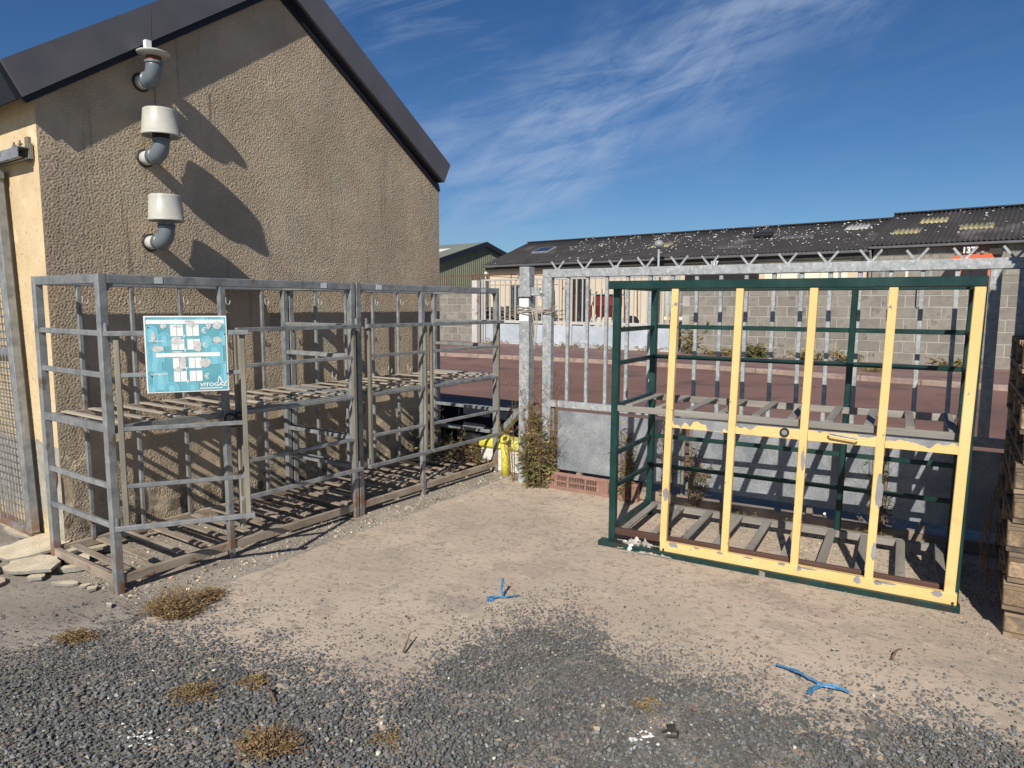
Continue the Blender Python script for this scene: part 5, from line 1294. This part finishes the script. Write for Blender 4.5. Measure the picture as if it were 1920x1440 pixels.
q = P(TF, .02, -.05)
weed(q.x, q.y, 1.05, 14, .24, 'tall brown dried stems rising through the gate beside its post', .12, .8, 7, .03, name='dried_stalks', twigs=22, leaf_hi=.5)
q = P(TF, -.27, -.02)
weed(q.x, q.y, 1.0, 3, .14, 'thin tall dry stalks between the far rack end and the gate post', .05, .9, 9, .03, name='dried_stalks', twigs=14, leaf_hi=.4)
q = P(TF, .86, -.10)
weed(q.x, q.y, .66, 10, .14, 'brown leafy stalks behind the left end of the green rack', .55, .6, 11, .06, twigs=10)
q = P(TF, 1.15, -.05)
weed(q.x, q.y, 1.0, 6, .12, 'tall bare twiggy stalks behind the green rack, near its left end', .25, .7, 13, .05, name='dried_stalks', twigs=16)
q = P(TF, 1.38, -.06)
weed(q.x, q.y, .62, 7, .10, 'yellow flowered stalks behind the first yellow stile', .5, .5, 15, .05, twigs=9)
q = P(TF, 2.66, -.06)
weed(q.x, q.y, .55, 6, .08, 'small green weed in the joint between two gate panels', .7, .3, 16, .045, twigs=6)
for i, u in enumerate((1.75, 2.15, 2.55)):
    q = P(TF, u, -.12); weed(q.x, q.y, .10, 12, .14, ('low green weeds under the back of the green rack, left', 'low green weeds under the back of the green rack, middle', 'low green weeds under the back of the green rack, right')[i], 1.0, .3, 60 + i, .03, twigs=2, tops=False)
q = P(TF, -1.15, .08)
weed(q.x, q.y, .38, 26, .30, 'dark leafy brambles in the shade behind the second rack', .8, .45, 17, .06, twigs=8)
q = P(TF, -.85, .12)
weed(q.x, q.y, .30, 20, .18, 'reddish brown dry weeds beside the yellow container', .6, .75, 19, .05, twigs=8)
q = P(TF, -1.55, .12)
weed(q.x, q.y, .55, 14, .22, 'thin dark stems against the low panel behind the far rack', .3, .6, 23, .05, twigs=8)
for i, (u, h, n, sp, lf, dr, lb) in enumerate(((11.15, 1.25, 14, .45, .35, .8, 'tall brown dead bush against the far block wall near the street gate'), (13.2, .42, 34, .65, 1.0, .35, 'low green spreading weed at the foot of the far block wall'),
                                       (15.8, .32, 16, .55, .8, .8, 'straw coloured grass tuft along the far block wall'), (14.7, .30, 18, .5, .7, .8, 'short dry tuft between two larger ones by the far wall'), (12.1, .25, 22, .6, .6, .9, 'sandy dry grass at the foot of the far wall, left'), (18.3, .25, 26, .8, .5, .9, 'sparse dry growth at the wall foot beyond the pallets'))):
    q = P(WF, u, -.25); weed(q.x, q.y, h, n, sp, lb, lf, dr, 30 + i, .16, base=.10, twigs=7)
q = P(WF, 17.0, -2.9); weed(q.x, q.y, .10, 20, .5, 'flat brown dead weed on the far pavement', .9, 1.0, 47, .10, base=.10, twigs=3)
for i in range(5):
    q = P(WF, 3.4 + i * 1.6, -.35); weed(q.x, q.y, .20, 22, .7, ('rusty brown dead growth at the left end of the street gate foot', 'rusty dead growth under the street gate, seen beside the gate post', 'dead growth under the middle of the street gate', 'dead growth under the street gate behind the green rack corner', 'dead growth at the right end of the street gate foot')[i], .9, 1.0, 50 + i, .09, base=.10, twigs=3, group='dead growth along the street gate')

def tuft(x, y, rx, ry, h, n, label, seed):
    rr = random.Random(seed); e = empty('dried_tuft', (x, y, .012), 0, label, 'dead weed', 'dried brown tufts on the gravel')
    m_, f_ = MB(), MB()
    random.seed(seed)
    for _ in range(n):
        a = rr.uniform(0, 6.28); q = math.sqrt(rr.random()); px_, py_ = rx * q * math.cos(a), ry * q * math.sin(a); hh = h * (1.1 - q * .8) * rr.uniform(.5, 1.2)
        tip = Vector((px_ * 1.25 + rr.gauss(0, .02), py_ * 1.25 + rr.gauss(0, .02), hh)); b = Vector((px_ * .6, py_ * .6, 0)); mid = b.lerp(tip, .5) + Vector((rr.gauss(0, .01), rr.gauss(0, .01), hh * .2))
        m_.tube([b, mid, tip], [.0016, .0012, .0006], 3)
        for k in range(6):
            t = rr.random(); c = (b.lerp(mid, t * 2) if t < .5 else mid.lerp(tip, t * 2 - 1)) + Vector((rr.gauss(0, .006), rr.gauss(0, .006), rr.gauss(0, .004)))
            f_.leaf(c, (rr.gauss(0, 1), rr.gauss(0, 1), rr.uniform(-.2, 1)), .006, rr.uniform(.008, .018))
    m_.obj('stem', TWIG, e); f_.obj('foliage', DRYTUFT, e); return e
tuft(-1.72, 3.42, .14, .11, .15, 360, 'largest dried brown tuft, at the gravel edge before the near rack', 1)
tuft(-1.63, 3.62, .08, .07, .07, 130, 'dried sprig behind the largest brown tuft', 8)
tuft(-2.06, 3.15, .09, .05, .045, 150, 'low dried tuft at the left gravel edge', 2)
tuft(-1.28, 2.66, .09, .06, .06, 120, 'dried tuft in the gravel, left of centre', 3)
tuft(-1.08, 2.76, .05, .04, .04, 80, 'small dried sprig right of the left gravel tuft', 4)
tuft(-.86, 2.33, .11, .07, .09, 210, 'dried tuft at the bottom edge, left of centre', 5)
tuft(-.45, 2.38, .06, .04, .025, 50, 'faint dried tuft at the bottom near the middle', 6)
tuft(.55, 2.62, .06, .04, .02, 40, 'tiny dried sprig in the right hand gravel', 7)
